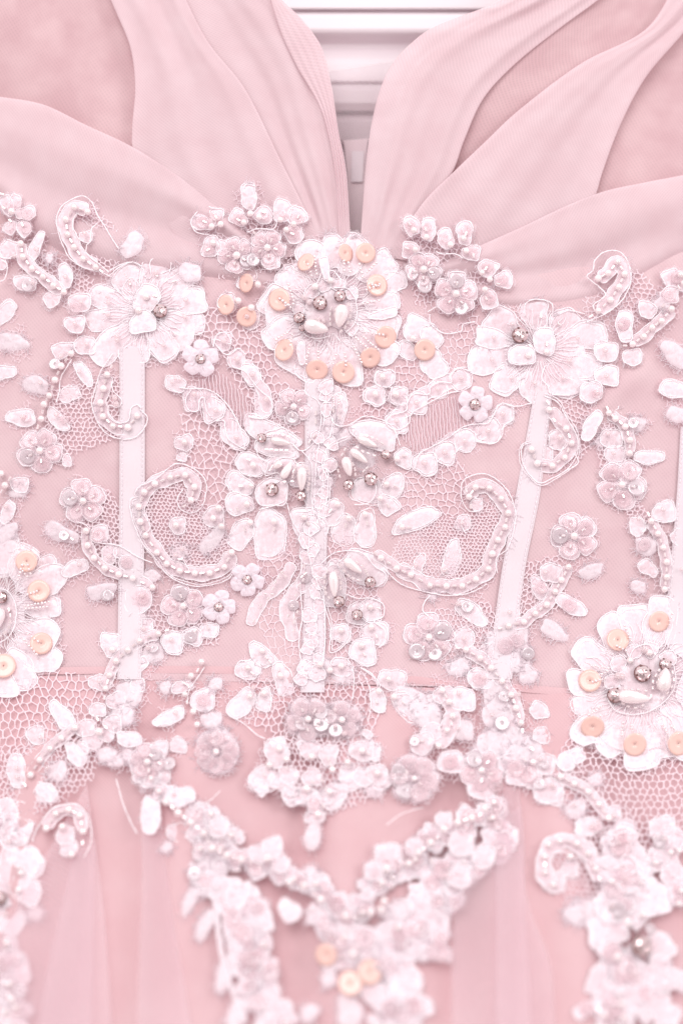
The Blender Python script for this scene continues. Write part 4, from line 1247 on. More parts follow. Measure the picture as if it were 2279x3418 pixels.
# ---- right big flower
motif('C', "flower_applique", 880, 820, "large white flower with one crystal below the right drape")
rp(860, 830, 230, 'g', h=0.0002, name='flower_ground')
for a in ((840, 720, 850, 575, 150), (930, 740, 1050, 640, 130), (770, 740, 610, 650, 140)): pet(*a, 's')
for a in ((740, 790, 550, 750, 95), (750, 840, 525, 885, 150), (740, 890, 670, 1045, 130), (830, 910, 855, 1085, 145), (910, 890, 1050, 1035, 180), (950, 840, 1150, 945, 150), (970, 790, 1190, 730, 150)): pet(*a, 'c', wob=0.09)
rays(870, 830, 50, 190, 50); pet(890, 850, 900, 725, 115, h=0.0020); pet(850, 850, 730, 850, 110, h=0.0028)
R(778, 752, 46); P(818, 852, 905, 835, r=11.5); Bg(768, 852, 10, 905, 795, 90, 877, 660, 90, 825, 805, 40, 965, 700, 30); PC(740, 700, 640, 870, 735, 960, 848, 985, 985, 960, 1055, 765, 1015, 877, 650, 765)
cord([(800, 660), (805, 600), (860, 580), (930, 600), (940, 660), (1010, 635), (1090, 650)], fr=24); cord([(900, 900), (880, 960), (910, 1000), (930, 1040), (1020, 1045)]); cord([(690, 1080), (750, 1100), (830, 1085)])
# ---- garland right of middle
motif('C', "leaf_garland", 400, 1060, "upper leaf garland between the middle flower and the right daisy")
band([(520, 945), (390, 1000), (285, 1062), (160, 1172)], 72, 's', h=0.0001)
for a in ((490, 965, 58), (378, 1020, 46), (275, 1085, 56), (178, 1175, 56)): rp(*a)
PC(490, 960, 378, 1015, 275, 1080, 178, 1170, r=10)
cord([(540, 930), (480, 915), (440, 950), (445, 985), (390, 980), (340, 1010), (340, 1040), (260, 1040), (232, 1080), (225, 1120), (150, 1145), (130, 1185), (180, 1215), (240, 1180), (250, 1135), (330, 1085), (420, 1040), (480, 1025)])
motif('C', "leaf_garland", 500, 1260, "lower leaf garland of five round petals, right of the middle stem")
band([(715, 1125), (640, 1195), (520, 1235), (420, 1295), (300, 1365)], 84, 's', h=0.0001)
for a in ((693, 1140, 54), (622, 1218, 62), (507, 1265, 56), (412, 1325, 56), (315, 1378, 60)): rp(*a)
PC(693, 1135, 622, 1215, 507, 1265, 412, 1320, 313, 1372, r=10.5)
cord([(268, 1400), (290, 1330), (350, 1295), (430, 1250), (500, 1200), (560, 1185), (620, 1180), (650, 1140), (680, 1090), (740, 1105), (740, 1165), (700, 1190), (685, 1250), (640, 1280), (570, 1270)], fr=20)
motif('C', "pearl_florets", 110, 1000, "three pearl florets scattered on the net below the middle flower")
rp(112, 965, 44, 's'); rp(72, 1045, 50, 's'); rp(185, 1050, 46, 's'); P(110, 955, 75, 1037, 172, 1037)
# ---- right hooked scroll
motif('C', "beaded_scroll", 1230, 480, "hooked pearl scroll on the right drape", lift=0.0026)
chain([(1155, 478), (1203, 452), (1250, 397), (1283, 457), (1255, 520), (1215, 583), (1155, 635)], 66); Bg(1120, 662, -30)
cord([(1080, 695), (1150, 660), (1130, 610), (1190, 560), (1160, 520), (1100, 470), (1130, 440), (1140, 390), (1190, 348), (1255, 348), (1300, 400), (1312, 500), (1265, 590), (1190, 650), (1100, 690)], fr=30)
pet(1290, 785, 1278, 640, 90); PC(1265, 705)
motif('C', "beaded_vine", 1400, 740, "pearl vine climbing to the upper right edge", lift=0.002)
chain([(1510, 627), (1462, 685), (1415, 717), (1375, 760), (1322, 797)], 60); Bg(1285, 805, 0)
rp(1192, 835, 54); rp(1200, 950, 54); rp(1118, 1030, 54); leaf(1085, 1255, 1165, 1125, 85); rp(1320, 860, 44, 's'); PC(1188, 825, 1195, 950, 1150, 1030, r=10); Q(1280, 700, 34, 1150, 1035, 26)
pet(1530, 520, 1490, 440, 90, 's'); pet(1550, 540, 1580, 440, 90, 's'); rp(1500, 560, 44, 's'); P(1555, 460, 1570, 500, r=11); Q(1500, 560, 34, 1540, 470, 34); Bg(1545, 520, 60, 1470, 610, -50)
pet(1470, 800, 1590, 890, 110, 'f'); leaf(1590, 1020, 1445, 1010, 100); pet(1600, 1160, 1490, 1120, 80, 'f'); pet(1440, 640, 1350, 620, 80, 's'); rp(1465, 600, 36, 'f')
# ---- right U scroll
motif('C', "beaded_scroll", 920, 1280, "U-shaped pearl scroll over the slanting boning tape")
chain([(918, 1115), (1000, 1207), (1027, 1277), (993, 1347), (933, 1387), (860, 1375), (832, 1308)], 60, skip=(0,)); Bg(910, 1080, 60, 940, 1165, 50, 968, 1185, 30); PC(970, 1248, r=11)
cord([(895, 1050), (960, 1080), (1000, 1150), (1050, 1240), (1055, 1320), (1010, 1400), (930, 1450), (870, 1470), (815, 1420), (785, 1350), (790, 1290), (830, 1275)], fr=30, double=True)
rp(960, 1260, 50, 's'); rp(890, 1330, 44, 's'); cord([(1040, 1330), (1060, 1370), (1010, 1410)])
# ---- right vertical vine
motif('F', "beaded_vine", 1250, 250, "pearl vine dropping from the right big flower")
chain([(1170, 125), (1205, 155), (1257, 198), (1282, 270), (1280, 340)], 60); Bg(1160, 100, 60)
pet(1270, 165, 1365, 200, 80, 'f'); Q(1300, 180, 30, bright=True); rp(1205, 348, 55); leaf(1310, 360, 1465, 365, 90); rp(1180, 262, 55, 's'); PC(1195, 340, 1165, 235); pet(1150, 290, 1100, 260, 60, 'f'); rp(1190, 80, 32, 's')
motif('F', "sequin_flower", 1240, 508, "small sequin flower high on the right side"); flower(1240, 508, 132, -60, pr=12.5)
motif('F', "beaded_vine", 1440, 850, "pearl vine below the small sequin flower on the right side")
chain([(1395, 703), (1432, 770), (1460, 845), (1478, 922), (1478, 1003), (1467, 1068)], 60); Bg(1380, 667, 60)
leaf(1335, 785, 1310, 675, 95); rp(1465, 655, 62); Q(1360, 830, 38); rp(1365, 835, 55, 'f'); pet(1420, 990, 1340, 920, 80, 's'); pet(1370, 1060, 1290, 1050, 75, 'f'); rp(1540, 965, 50, 's'); rp(1545, 790, 46, 's'); PC(1460, 640, 1330, 690, 1560, 960)
# ---- centre stem
motif('E', "leafy_stem", 950, 700, "broad white lace stem with drop pearls and crystals down the middle of the bodice")
band([(1010, 170), (985, 330), (960, 480), (915, 620), (890, 800), (880, 1000), (860, 1200), (850, 1340)], 120, 'f', fr=0.6, scallop=0.2)
pet(900, 120, 880, 250, 150, 'c'); pet(1030, 440, 1030, 205, 125); pet(885, 500, 890, 270, 100); pet(1000, 560, 1120, 470, 90, 'f'); pet(980, 640, 930, 760, 80, 'f')
pet(770, 570, 440, 400, 160); pet(780, 600, 500, 560, 130); pet(760, 640, 540, 700, 120)
pet(1110, 450, 1440, 530, 180); rp(1190, 640, 90, 'f'); rp(1220, 860, 100, 'c')
for a in ((560, 740, 390, 640, 160), (480, 850, 305, 780, 140), (480, 930, 300, 960, 150), (470, 1060, 340, 1220, 150), (610, 960, 570, 1310, 220), (790, 960, 900, 1200, 210), (1060, 930, 930, 1070, 150), (1110, 1020, 1040, 1210, 160), (1210, 980, 1220, 1225, 150),
          (1320, 890, 1400, 1010, 130), (1320, 810, 1465, 840, 160), (1400, 640, 1520, 650, 130)): pet(*a, 'c', wob=0.08)
rp(600, 870, 100, 's', h=0.002); rp(800, 760, 90, 's'); rp(690, 720, 80, 's'); rp(640, 540, 90, 's')
T(660, 537, 140, 52, 12); T(700, 725, 125, 56, -60); T(798, 780, 160, 66, 92); T(640, 690, 70, 50, 140)
T(1225, 540, 145, 56, 25); T(1172, 632, 145, 56, 38); T(1097, 700, 135, 66, 75)
beadline((585, 490), (613, 484), (645, 483), (677, 490), (708, 503)); beadline((570, 588), (600, 590), (632, 592), (664, 592), (697, 594)); beadline((755, 715), (745, 740), (740, 765)); beadline((808, 690), (835, 712), (845, 745), (848, 780), (845, 815), (838, 848))
beadline((592, 722), (605, 700)); beadline((685, 800), (735, 798)); beadline((745, 730), (770, 690)); beadline((1190, 493), (1222, 499), (1257, 510), (1290, 525), (1322, 548)); beadline((1160, 573), (1195, 598), (1232, 614), (1272, 628))
beadline((1082, 588), (1063, 622)); beadline((1028, 690), (1036, 727), (1046, 762)); beadline((1112, 652), (1132, 685), (1145, 718), (1148, 752)); beadline((1225, 710), (1205, 730))
R(535, 512, 38, 600, 850, 52, 790, 893, 42, 1103, 820, 42, 1250, 782, 52, 1347, 620, 38)
for k_ in range(18):                                       # crowded small leaves up the stem
    yy = 190 + k_ * 62 + rnd.uniform(-16, 16); xx = 985 - 0.105 * (yy - 190) + rnd.uniform(-62, 62); aa = rnd.uniform(-2.4, -0.7)
    pet(xx - 42 * math.cos(aa), yy - 42 * math.sin(aa), xx + 48 * math.cos(aa), yy + 48 * math.sin(aa), rnd.uniform(66, 104), rnd.choice('scfs'), h=rnd.uniform(0.0012, 0.0018))
cord([(960, 200), (940, 420), (900, 620), (880, 860), (850, 1100), (840, 1300)]); cord([(1010, 240), (1000, 420), (950, 640), (930, 860), (900, 1100)], double=True)
P(645, 675, 480, 690, 467, 825, 440, 945, 460, 1065, 617, 1057, 812, 1030, 1030, 943, 1103, 1037, 1210, 1010, 1310, 907, 1350, 815, 1418, 647, r=11.5)
Bg(400, 827, 0, 380, 980, 60, 425, 1110, 75, 617, 1110, 90, 838, 1075, 50, 985, 990, -50, 1085, 1085, -70, 1225, 1070, 80, 1360, 955, 60, 1410, 828, 20, 1467, 628, 0, 890, 350, 90, 890, 405, 90, 1003, 335, 80, 1043, 330, 90, 1043, 378, 80, 850, 535, -60, 880, 500, -40, 450, 655, 20)
seeds(1000, 240, 1010, 300, 3.6); seeds(1035, 240, 1040, 290, 3.6)
cord([(860, 240), (920, 300), (920, 440), (880, 540), (800, 600), (740, 560)]); cord([(800, 600), (860, 680), (865, 800), (860, 900), (880, 1020)]); cord([(1100, 500), (980, 560), (930, 680), (970, 800), (960, 920), (930, 1060)], double=True)
cord([(700, 940), (740, 1060), (810, 1180), (850, 1300), (870, 1400)]); cord([(980, 170), (975, 300), (1010, 420), (1100, 430), (1220, 370), (1380, 430), (1440, 560)])
cord([(500, 560), (520, 640), (580, 680), (560, 760), (640, 740), (660, 790), (620, 810)], h=0.0024); cord([(520, 980), (600, 960), (680, 930), (700, 880)], h=0.0024); cord([(1140, 950), (1230, 940), (1280, 880), (1280, 790)], h=0.0024)
motif('E', "sequin_flower", 745, 308, "sequin floret at the head of the centre stem")
flower(745, 308, 118, 25, pr=11.5, bright=1)
motif('E', "pearl_florets", 1340, 200, "three pearl florets scattered right of the stem head")
rp(1278, 240, 62, 's'); rp(1340, 125, 60, 's'); rp(1440, 240, 56, 's'); P(1278, 225, 1415, 228, 1325, 113, r=11)
motif('E', "leaf_applique", 1450, 1090, "long pointed leaf with one pearl right of the stem")
use('F'); leaf(10, 745, 278, 650, 115); P(65, 735, r=11.5); Bg(105, 737, 0)
# ---- small pieces inside right scroll
motif('F', "beaded_scroll", 600, 800, "big spiral pearl scroll in the right middle of the bodice")
chain([(423, 573), (457, 522), (532, 527), (595, 583), (632, 660), (615, 735), (577, 803), (547, 878), (527, 960), (460, 1014), (387, 1050), (303, 1050), (215, 1047), (113, 990), (37, 957)], 76, L=14)
Bg(410, 540, 70, 432, 625, 80); use('E'); chain([(1418, 1365), (1315, 1297)], 0); Bg(1278, 1270, 40); band([(1270, 1265), (1340, 1310), (1420, 1365), (1510, 1405)], 70, 's')
use('F'); cord([(470, 650), (425, 650), (390, 600), (380, 540), (400, 480), (490, 450), (570, 480), (640, 560), (672, 660), (665, 740), (630, 850), (570, 900), (575, 980)], fr=26)
cord([(-30, 960), (60, 1040), (180, 1080), (300, 1100), (420, 1090), (520, 1040)], fr=20); rp(465, 615, 34, 's')
leaf(320, 1000, 345, 805, 110); leaf(140, 985, 175, 880, 70, 's'); rp(392, 712, 42, 's'); PC(290, 965, 140, 940, 385, 712); Bg(300, 962, -40); cord([(395, 690), (380, 720), (405, 770)])
motif('F', "sequin_flower", 985, 783, "small sequin flower right of the slanting tape"); flower(985, 783, 125, -35, n=5, pr=13)
motif('F', "beaded_vine", 880, 1100, "pearl vine curving from the small flower to the slanting tape")
chain([(955, 948), (917, 1018), (883, 1080), (838, 1150), (777, 1197), (717, 1242), (635, 1262)], 60); Bg(588, 1278, -15)
rp(860, 980, 56, 's'); leaf(1010, 990, 1145, 950, 90, 'f'); leaf(835, 1115, 765, 1005, 100); leaf(895, 1115, 1045, 1195, 105); leaf(805, 1250, 950, 1330, 100, 'f'); PC(830, 975, 815, 1080, 640, 1190); Q(810, 1060, 36, 960, 1150, 40)
rp(640, 1200, 60, 's')
# ---- lower right flower & vine
motif('F', "sequin_flower", 210, 1325, "sequin flower above the waist, right of the middle tape")
flower(210, 1325, 132, -95, pr=12.5, bright=1); Q(145, 1400, 44, bright=True); Q(240, 1410, 40, bright=True)
motif('F', "beaded_vine", 480, 1430, "pearl vine running down the right side to the waist")
rp(395, 1330, 56, 's'); leaf(350, 1130, 522, 1255, 105); Q(415, 1160, 34, bright=True); PC(395, 1330, 365, 1145, 290, 1380); Bg(370, 1148, 30); pet(320, 1500, 420, 1460, 90, 'f'); pet(560, 1440, 480, 1380, 80, 's')
for a in ((590, 1370, 75), (680, 1330, 60), (700, 1420, 60), (640, 1460, 60), (560, 1330, 46)): rp(*a, 'f')
Q(740, 1412, 34, bright=True); Q(620, 1370, 46, 680, 1340, 40); cord([(220, 1100), (190, 1130), (180, 1190), (250, 1240)]); rp(225, 1105, 26, 'f')
use('I'); chain([(515, 245), (583, 285), (637, 333), (690, 397), (735, 463), (757, 527), (782, 600)], 56); Bg(475, 237, 10, 788, 637, 80)
rp(580, 385, 56); pet(420, 340, 530, 320, 90, 'f'); pet(780, 400, 850, 330, 90, 'f'); pet(830, 560, 905, 520, 90, 's'); Q(580, 385, 34); PC(600, 380)
for a in ((670, 560, 80, 'f'), (660, 460, 70, 'f'), (720, 600, 60, 's'), (700, 690, 90, 'f'), (640, 700, 70, 'f'), (760, 720, 70, 'f'), (600, 740, 50, 'f')): rp(*a)
Q(690, 600, 36, 700, 470, 30, bright=True); PC(770, 460, 640, 560)
# ---- lower part of the stem (butterfly)
motif('E', "leafy_stem", 1100, 1400, "lower stem piece with two drop pearls and three crystals beside the middle tape")
pet(1050, 1280, 1350, 1440, 210); pet(1010, 1330, 990, 1620, 190); cord([(930, 1330), (1000, 1270), (1100, 1250), (1200, 1270), (1270, 1350), (1345, 1400), (1330, 1460), (1230, 1500)], fr=12)
T(1132, 1350, 150, 60, 38); T(1007, 1470, 170, 64, 86)
beadline((1082, 1325), (1120, 1318), (1160, 1325), (1195, 1350), (1215, 1385)); beadline((1050, 1345), (1076, 1382), (1103, 1413), (1132, 1432), (1167, 1443)); beadline((965, 1387), (952, 1420), (948, 1455), (952, 1495), (955, 1530)); beadline((1020, 1390), (1045, 1425), (1055, 1460), (1053, 1495))
R(1247, 1456, 44); use('H'); R(1040, 210, 46, 1158, 298, 44); beadline((1218, 10), (1228, 35)); beadline((955, 150), (975, 185))
rp(1245, 270, 80); rp(1270, 420, 90); rp(1200, 540, 90); rp(1050, 420, 66); rp(1160, 290, 74, 's')
P(1053, 398, 1245, 248, 1250, 377, 1187, 497, r=11.5); Bg(1047, 463, 70, 1300, 255, 10, 1285, 440, 60, 1205, 557, 50)
cord([(880, 40), (930, 160), (960, 280), (990, 400), (980, 540), (1050, 520), (1110, 450), (1120, 380)], double=True); cord([(1080, 160), (1160, 190), (1250, 190), (1330, 230), (1330, 310), (1270, 340), (1340, 400), (1340, 480), (1300, 510)])
use('H')
for k_ in range(10):
    yy = -60 + k_ * 72 + rnd.uniform(-20, 20); xx = 865 + rnd.uniform(-55, 55); aa = rnd.uniform(0.4, 2.7)
    pet(xx - 45 * math.cos(aa), yy - 45 * math.sin(aa), xx + 50 * math.cos(aa), yy + 50 * math.sin(aa), rnd.uniform(60, 96), rnd.choice('scs'), h=rnd.uniform(0.0011, 0.0017))
cord([(800, -60), (790, 120), (800, 300), (780, 480), (800, 640)]); cord([(930, -60), (940, 120), (950, 300), (950, 480), (930, 640)])
motif('E', "leafy_tendril", 660, 1420, "two beaded tendrils left of the middle tape, low on the bodice")
use('H'); band([(735, -40), (690, 60), (620, 130), (540, 200), (480, 300), (470, 370)], 80, 's'); band([(870, -20), (820, 80), (740, 160), (700, 260), (720, 360), (750, 470)], 90, 's')
use('E'); band([(815, 1220), (830, 1300), (820, 1400), (790, 1520)], 70, 's'); use('H')
beadline((670, 20), (650, 55), (628, 85)); beadline((605, 165), (560, 163)); beadline((530, 235), (485, 340)); beadline((665, 25), (690, 45)); beadline((610, 130), (580, 190)); beadline((820, 30), (808, 70), (780, 105)); beadline((760, 170), (735, 240), (710, 305)); beadline((748, 345), (745, 400)); beadline((770, 280), (752, 320))
use('E'); beadline((815, 1300), (812, 1350)); beadline((800, 1420), (822, 1400)); Q(815, 1430, 36, bright=True); use('H'); Q(745, 235, 36, bright=True)
# ---- centre bottom applique
motif('H', "floral_pendant", 800, 800, "hanging lace pendant below the middle tape, sewn with pearls")
pet(470, 480, 600, 640, 120); pet(650, 600, 700, 830, 120); pet(400, 660, 520, 640, 120); pet(480, 800, 340, 950, 150); pet(560, 780, 550, 930, 100); rp(430, 660, 66, 's')
P(538, 533, 445, 643, 658, 695, 458, 830, 550, 810, 918, 622, 1055, 632, r=11.5); P(983, 660); Bg(567, 577, 60, 590, 605, 50, 475, 680, 40, 645, 655, 80); PC(480, 775)
pet(900, 700, 820, 760, 120, 'f'); pet(1000, 700, 1140, 700, 110, 'f'); rp(920, 630, 66, 'f'); pet(800, 690, 850, 600, 110, 'c', h=0.0016); pet(870, 720, 930, 650, 110, 's', h=0.0018); pet(830, 740, 760, 690, 90, 's', h=0.0015); rp(870, 660, 60, 's', h=0.0016); rp(1050, 640, 66, 's')
flower(840, 980, 150, 20, pr=11.5, style='f', bright=1); Q(925, 940, 44, 800, 1010, 46, bright=True); flower(1060, 985, 130, 50, pr=11.5, style='f', bright=1, spokes=False); PC(1015, 1025, 1075, 1075, 1015, 920)
Bg(900, 1025, 20)
cord([(1130, 640), (1140, 720), (1130, 850)]); cord([(1180, 640), (1260, 700), (1300, 760)])
for a in ((560, 1150, 700, 1250, 160, 's'), (560, 1400, 500, 1450, 130, 'c'), (590, 1290, 480, 1440, 140, 's'), (700, 1290, 720, 1400, 130, 's'), (650, 1170, 640, 1100, 110, 'c'), (860, 1240, 840, 1120, 150, 's'), (830, 1430, 820, 1540, 200, 'c'), (870, 1300, 860, 1420, 120, 's'), (980, 1290, 970, 1150, 120, 's'),
          (1100, 1270, 1110, 1420, 130, 'c'), (1190, 1180, 1310, 1200, 120, 's'), (960, 1420, 1050, 1540, 150, 's'), (1290, 1330, 1340, 1440, 120, 's'), (1210, 1100, 1240, 1060, 70, 's'), (900, 1600, 850, 1830, 110, 'f'), (960, 1560, 1040, 1480, 120, 's'), (880, 1560, 890, 1660, 130, 's')): pet(*a)
P(650, 1172, 585, 1280, 862, 1225, 998, 1310, 1097, 1262, 830, 1435, 978, 1453, 1190, 1185, 1290, 1330, 697, 1243); Bg(700, 1300, 80, 553, 1343, 60, 970, 1240, 60, 985, 1275, 70, 935, 1385, 45, 960, 1435, 50, 1100, 1290, 70, 1230, 1205, 40, 870, 1390, 40)
use('K'); P(883, 225); Bg(918, 175, 70, 938, 60, 50)
use('H'); cord([(330, 960), (420, 1010), (500, 1080), (560, 1110)]); cord([(470, 1420), (520, 1460), (600, 1450), (680, 1410)], fr=10)
fluff([(600, 1380), (800, 1480), (1000, 1500), (1200, 1330)], 100, 8, ('s', 's', 'f'), (38, 60), 0.2, 0)
# ---- sprig at right of the pendant
motif('H', "sprig_applique", 1400, 800, "pearl sprig right of the pendant, on the waist seam")
pet(1290, 700, 1480, 740, 130, 's'); pet(1290, 780, 1300, 930, 110); pet(1400, 820, 1560, 960, 150); pet(1420, 780, 1600, 880, 120, 'f'); P(1365, 718, 1300, 797, 1400, 833, r=11); Bg(1285, 865, 80, 1460, 870, 40)
cord([(1200, 650), (1260, 690), (1310, 760), (1300, 780)]); cord([(1240, 760), (1250, 880), (1230, 1000)])
use('I'); pet(200, 500, 390, 590, 130, 'f'); pet(250, 550, 390, 480, 100, 'f'); pet(370, 600, 330, 680, 90, 's')
motif('I', "sprig_applique", 430, 560, "string of five pearls on lace right of the pendant")
band([(400, 430), (440, 500), (450, 570), (425, 640), (385, 720)], 80, 's'); P(400, 440, 433, 497, 450, 565, 423, 635, 382, 710, r=11); Bg(418, 470, 60, 443, 603, 90); rp(495, 485, 62); rp(495, 635, 55, 'f'); PC(480, 455, 475, 625); pet(400, 430, 370, 500, 60, 's'); rp(300, 700, 55, 's'); Q(265, 690, 24, bright=True); Bg(300, 688, 0)
motif('I', "sequin_flower", 265, 870, "fluffy sequin flower low right of the pendant")
flower(265, 870, 120, 10, n=6, pr=10, style='f', spokes=False, fr=14); Q(190, 830, 30, 190, 890, 30, bright=True); PC(290, 895); Bg(228, 838, 60); pet(90, 850, 60, 960, 90, 'f'); rp(85, 850, 50, 's'); P(85, 842, 10, 732); rp(10, 735, 55, 's'); pet(40, 740, 95, 750, 60, 's')
motif('I', "sequin_flower", 590, 840, "sequin flower where the right arm of the V begins")
flower(590, 830, 105, 20, pr=11, style='s'); rp(440, 790, 60, 's'); rp(590, 920, 60, 's'); Q(440, 790, 36, 660, 900, 36)
motif('I', "leaf_applique", 830, 790, "tangle of petals and sequins at the right waist")
for a in ((740, 800, 60, 's'), (820, 850, 66, 's'), (830, 720, 66, 'f'), (900, 800, 50, 's'), (760, 860, 50, 's'), (900, 930, 60, 's'), (760, 760, 60, 'f'), (880, 660, 40, 's')): rp(*a)
P(840, 790, r=11); Q(815, 262, 24, 870, 893, 30, 895, 800, 24, bright=True); PC(875, 775, 930, 905); Bg(800, 778, 60, 832, 725, 50); Q(760, 820, 40, 820, 850, 40)
# ---- right waist vine
motif('L', "beaded_vine", 1050, 330, "pearl vine falling to the right from the waist")
chain([(912, 245), (985, 283), (1060, 325), (1117, 392), (1168, 467)], 60); pet(900, 190, 1025, 115, 100); rp(860, 330, 70, 's'); leaf(1135, 500, 980, 525, 110); pet(930, 440, 1050, 400, 95, 'f'); rp(1190, 440, 44, 's'); PC(870, 298, 1080, 510, 985, 395, 1195, 452); Q(1110, 510, 30); pet(1060, 270, 1130, 250, 70, 'f'); rp(940, 170, 46, 's')
cord([(870, 380), (920, 370), (930, 320)])
# ---- large flower on right
motif('I', "flower_applique", 1350, 420, "large flower with peach sequins and three crystals at the right edge")
rp(1370, 420, 310, 'g', h=0.0002, name='flower_ground')
for a in ((1300, 300, 1190, 70, 150), (1230, 330, 1050, 230, 160), (1360, 260, 1330, 20, 170), (1450, 250, 1460, -10, 170), (1540, 280, 1620, 100, 180), (1230, 410, 1015, 410, 150), (1240, 470, 1030, 540, 130), (1260, 520, 1060, 690, 170), (1340, 560, 1180, 760, 150), (1370, 570, 1350, 830, 190), (1440, 560, 1480, 780, 150), (1500, 520, 1620, 760, 190), (1540, 420, 1640, 440, 200)): pet(*a, 'c', wob=0.1)
rp(1370, 400, 140, 'g', h=0.0014, wob=0.12); rays(1370, 400, 140, 270, 80)
for a in ((1290, 330, 1220, 300, 80), (1340, 290, 1320, 220, 74), (1400, 280, 1420, 210, 74), (1460, 300, 1530, 270, 74), (1260, 400, 1190, 400, 74)): pet(*a, 's', h=0.0017)
KP(1450, 108, 52, tilt=(0, -0.3)); KP(1250, 197, 54, tilt=(-0.1, 0.1)); disc(1115, 395, 54, ME_PEACH, 'peach_sequin', tilt=(-0.35, 0), h=0.003); disc(1128, 620, 56, ME_PEACH, 'peach_sequin', tilt=(-0.1, -0.6), h=0.003); disc(1333, 705, 56, ME_PEACH, 'peach_sequin', tilt=(0, -0.4), h=0.003); disc(1545, 700, 58, ME_PEACH, 'peach_sequin', tilt=(0.2, -0.3), h=0.003)
for s_ in ((1285, 130, 1315, 200), (1125, 322, 1205, 335), (1160, 370, 1200, 350), (1130, 400, 1190, 385), (1515, 70, 1500, 125), (1110, 560, 1170, 520), (1150, 585, 1165, 565), (1275, 600, 1270, 660), (1315, 610, 1320, 640), (1465, 610, 1500, 665), (1510, 615, 1545, 650), (1245, 225, 1290, 250)): seeds(*s_, r=4.6)
R(1237, 464, 44, 1373, 358, 50, 1482, 315, 36); T(1328, 475, 160, 66, 6); T(1475, 390, 118, 70, -75); P(1310, 297, 1403, 260, r=12); PC(1252, 372, 1270, 375, 1380, 245, r=12)
beadline((1285, 435), (1320, 440), (1350, 440), (1385, 445)); beadline((1275, 505), (1300, 520), (1335, 527), (1370, 515), (1405, 480)); beadline((1420, 400), (1420, 430), (1410, 470)); beadline((1515, 355), (1520, 390), (1510, 425), (1490, 455), (1465, 480)); beadline((1450, 345), (1435, 370))
cord([(1200, 480), (1240, 540), (1330, 560), (1420, 535), (1500, 470), (1530, 400), (1520, 320)], h=0.0026); cord([(1300, 300), (1330, 240), (1400, 220), (1430, 270)], h=0.0026)
# ---- large flower at left edge
motif('G', "flower_applique", 10, 250, "large flower with peach sequins cut by the left edge")
use('D'); pet(20, 1420, 40, 1080, 190); pet(110, 1420, 210, 1230, 190); rp(310, 1340, 62, 's'); use('G')
for a in ((90, 60, 200, -110, 200), (110, 90, 435, 60, 200), (120, 220, 405, 240, 170), (100, 400, 395, 480, 230), (70, 480, 385, 640, 190), (30, 540, 220, 760, 190), (-40, 560, 50, 830, 180)): pet(*a, 'c', wob=0.1)
rp(-40, 260, 170, 'g', h=0.0014, wob=0.12); rays(-20, 270, 130, 270, 50, -90, 90)
use('D'); KP(175, 1320, 72, tilt=(0.1, 0.1)); use('G'); KP(255, 142, 74, tilt=(0.1, 0.1)); disc(272, 485, 72, ME_PEACH, 'peach_sequin', tilt=(0.35, 0), h=0.003); KP(25, 632, 80, tilt=(0.25, 0.1))
for s_ in ((165, 240, 320, 215), (170, 258, 310, 245), (185, 165, 245, 145), (185, 425, 250, 470), (160, 465, 240, 555)): seeds(*s_)
use('D'); seeds(145, 1345, 120, 1440); seeds(185, 1345, 200, 1400); seeds(150, 1385, 180, 1420); use('G'); R(10, 185, 46); T(-12, 320, 150, 90, 95); P(60, 262, r=7)
beadline((60, 265), (70, 300), (68, 345), (60, 380), (35, 415), (5, 440)); cord([(0, 130), (60, 150), (105, 240), (100, 360), (60, 440), (0, 480)], h=0.003)
# ---- lower left group above the waist
motif('G', "beaded_vine", 850, 520, "pearl vine below the lower left scroll, ending on the waist seam")
chain([(1037, 420), (915, 468), (838, 528), (760, 600), (718, 692), (692, 780)], 70); Bg(1095, 400, -20, 685, 840, -80)
pet(725, 575, 725, 408, 125); leaf(800, 700, 970, 585, 125); rp(1130, 480, 76); rp(1000, 545, 72, 'f'); rp(640, 740, 55, 's'); P(735, 525); PC(650, 732, 940, 390, 968, 512, 1120, 460); Q(700, 170, 40, 1005, 515, 34, bright=True); rp(900, 200, 90, 's'); Q(935, 190, 44); rp(940, 380, 60, 's'); pet(860, 330, 960, 300, 90, 'f')
for a in ((840, 820, 92, 'f'), (760, 860, 60, 's'), (900, 760, 50, 's'), (800, 950, 70, 'f'), (740, 1010, 60, 's'), (640, 920, 50, 's')): rp(*a)
motif('G', "sequin_flower", 1200, 250, "sequin flower joined to the organza daisy above the waist, left")
flower(1200, 240, 140, 40, n=5, pr=11.5); rp(1260, 440, 62); rp(1370, 400, 56); Bg(1280, 403, -40, 1360, 380, 60); Q(1250, 440, 40, bright=True); PC(1275, 150)
motif('G', "sprig_applique", 1270, 850, "curved string of pearls on lace above the left arm of the V")
cord([(1340, 640), (1300, 700), (1240, 790), (1230, 860)]); P(1318, 605, 1250, 697, 1210, 817, 1265, 930, 1290, 1015, r=11); Bg(1295, 660, -60, 1233, 765, 60, 1225, 870, 80, 1205, 745, 30); leaf(1200, 920, 1020, 1015, 120); rp(1330, 855, 80); rp(1385, 990, 66, 'f'); pet(1120, 740, 1050, 800, 80, 'f'); pet(1180, 1100, 1160, 1200, 110, 's'); Q(1330, 850, 46); PC(1150, 940); rp(1410, 750, 46, 'f'); pet(1260, 760, 1130, 780, 80, 's')
motif('G', "sequin_flower", 1415, 1195, "fluffy round flower with one pearl left of the pendant")
flower(1415, 1195, 150, 0, n=8, pr=11, style='f', spokes=False, fr=18, bright=0); rp(1440, 1090, 56, 'f')
motif('G', "sequin_flower", 965, 1255, "flower with one bright sequin where the left arm of the V begins")
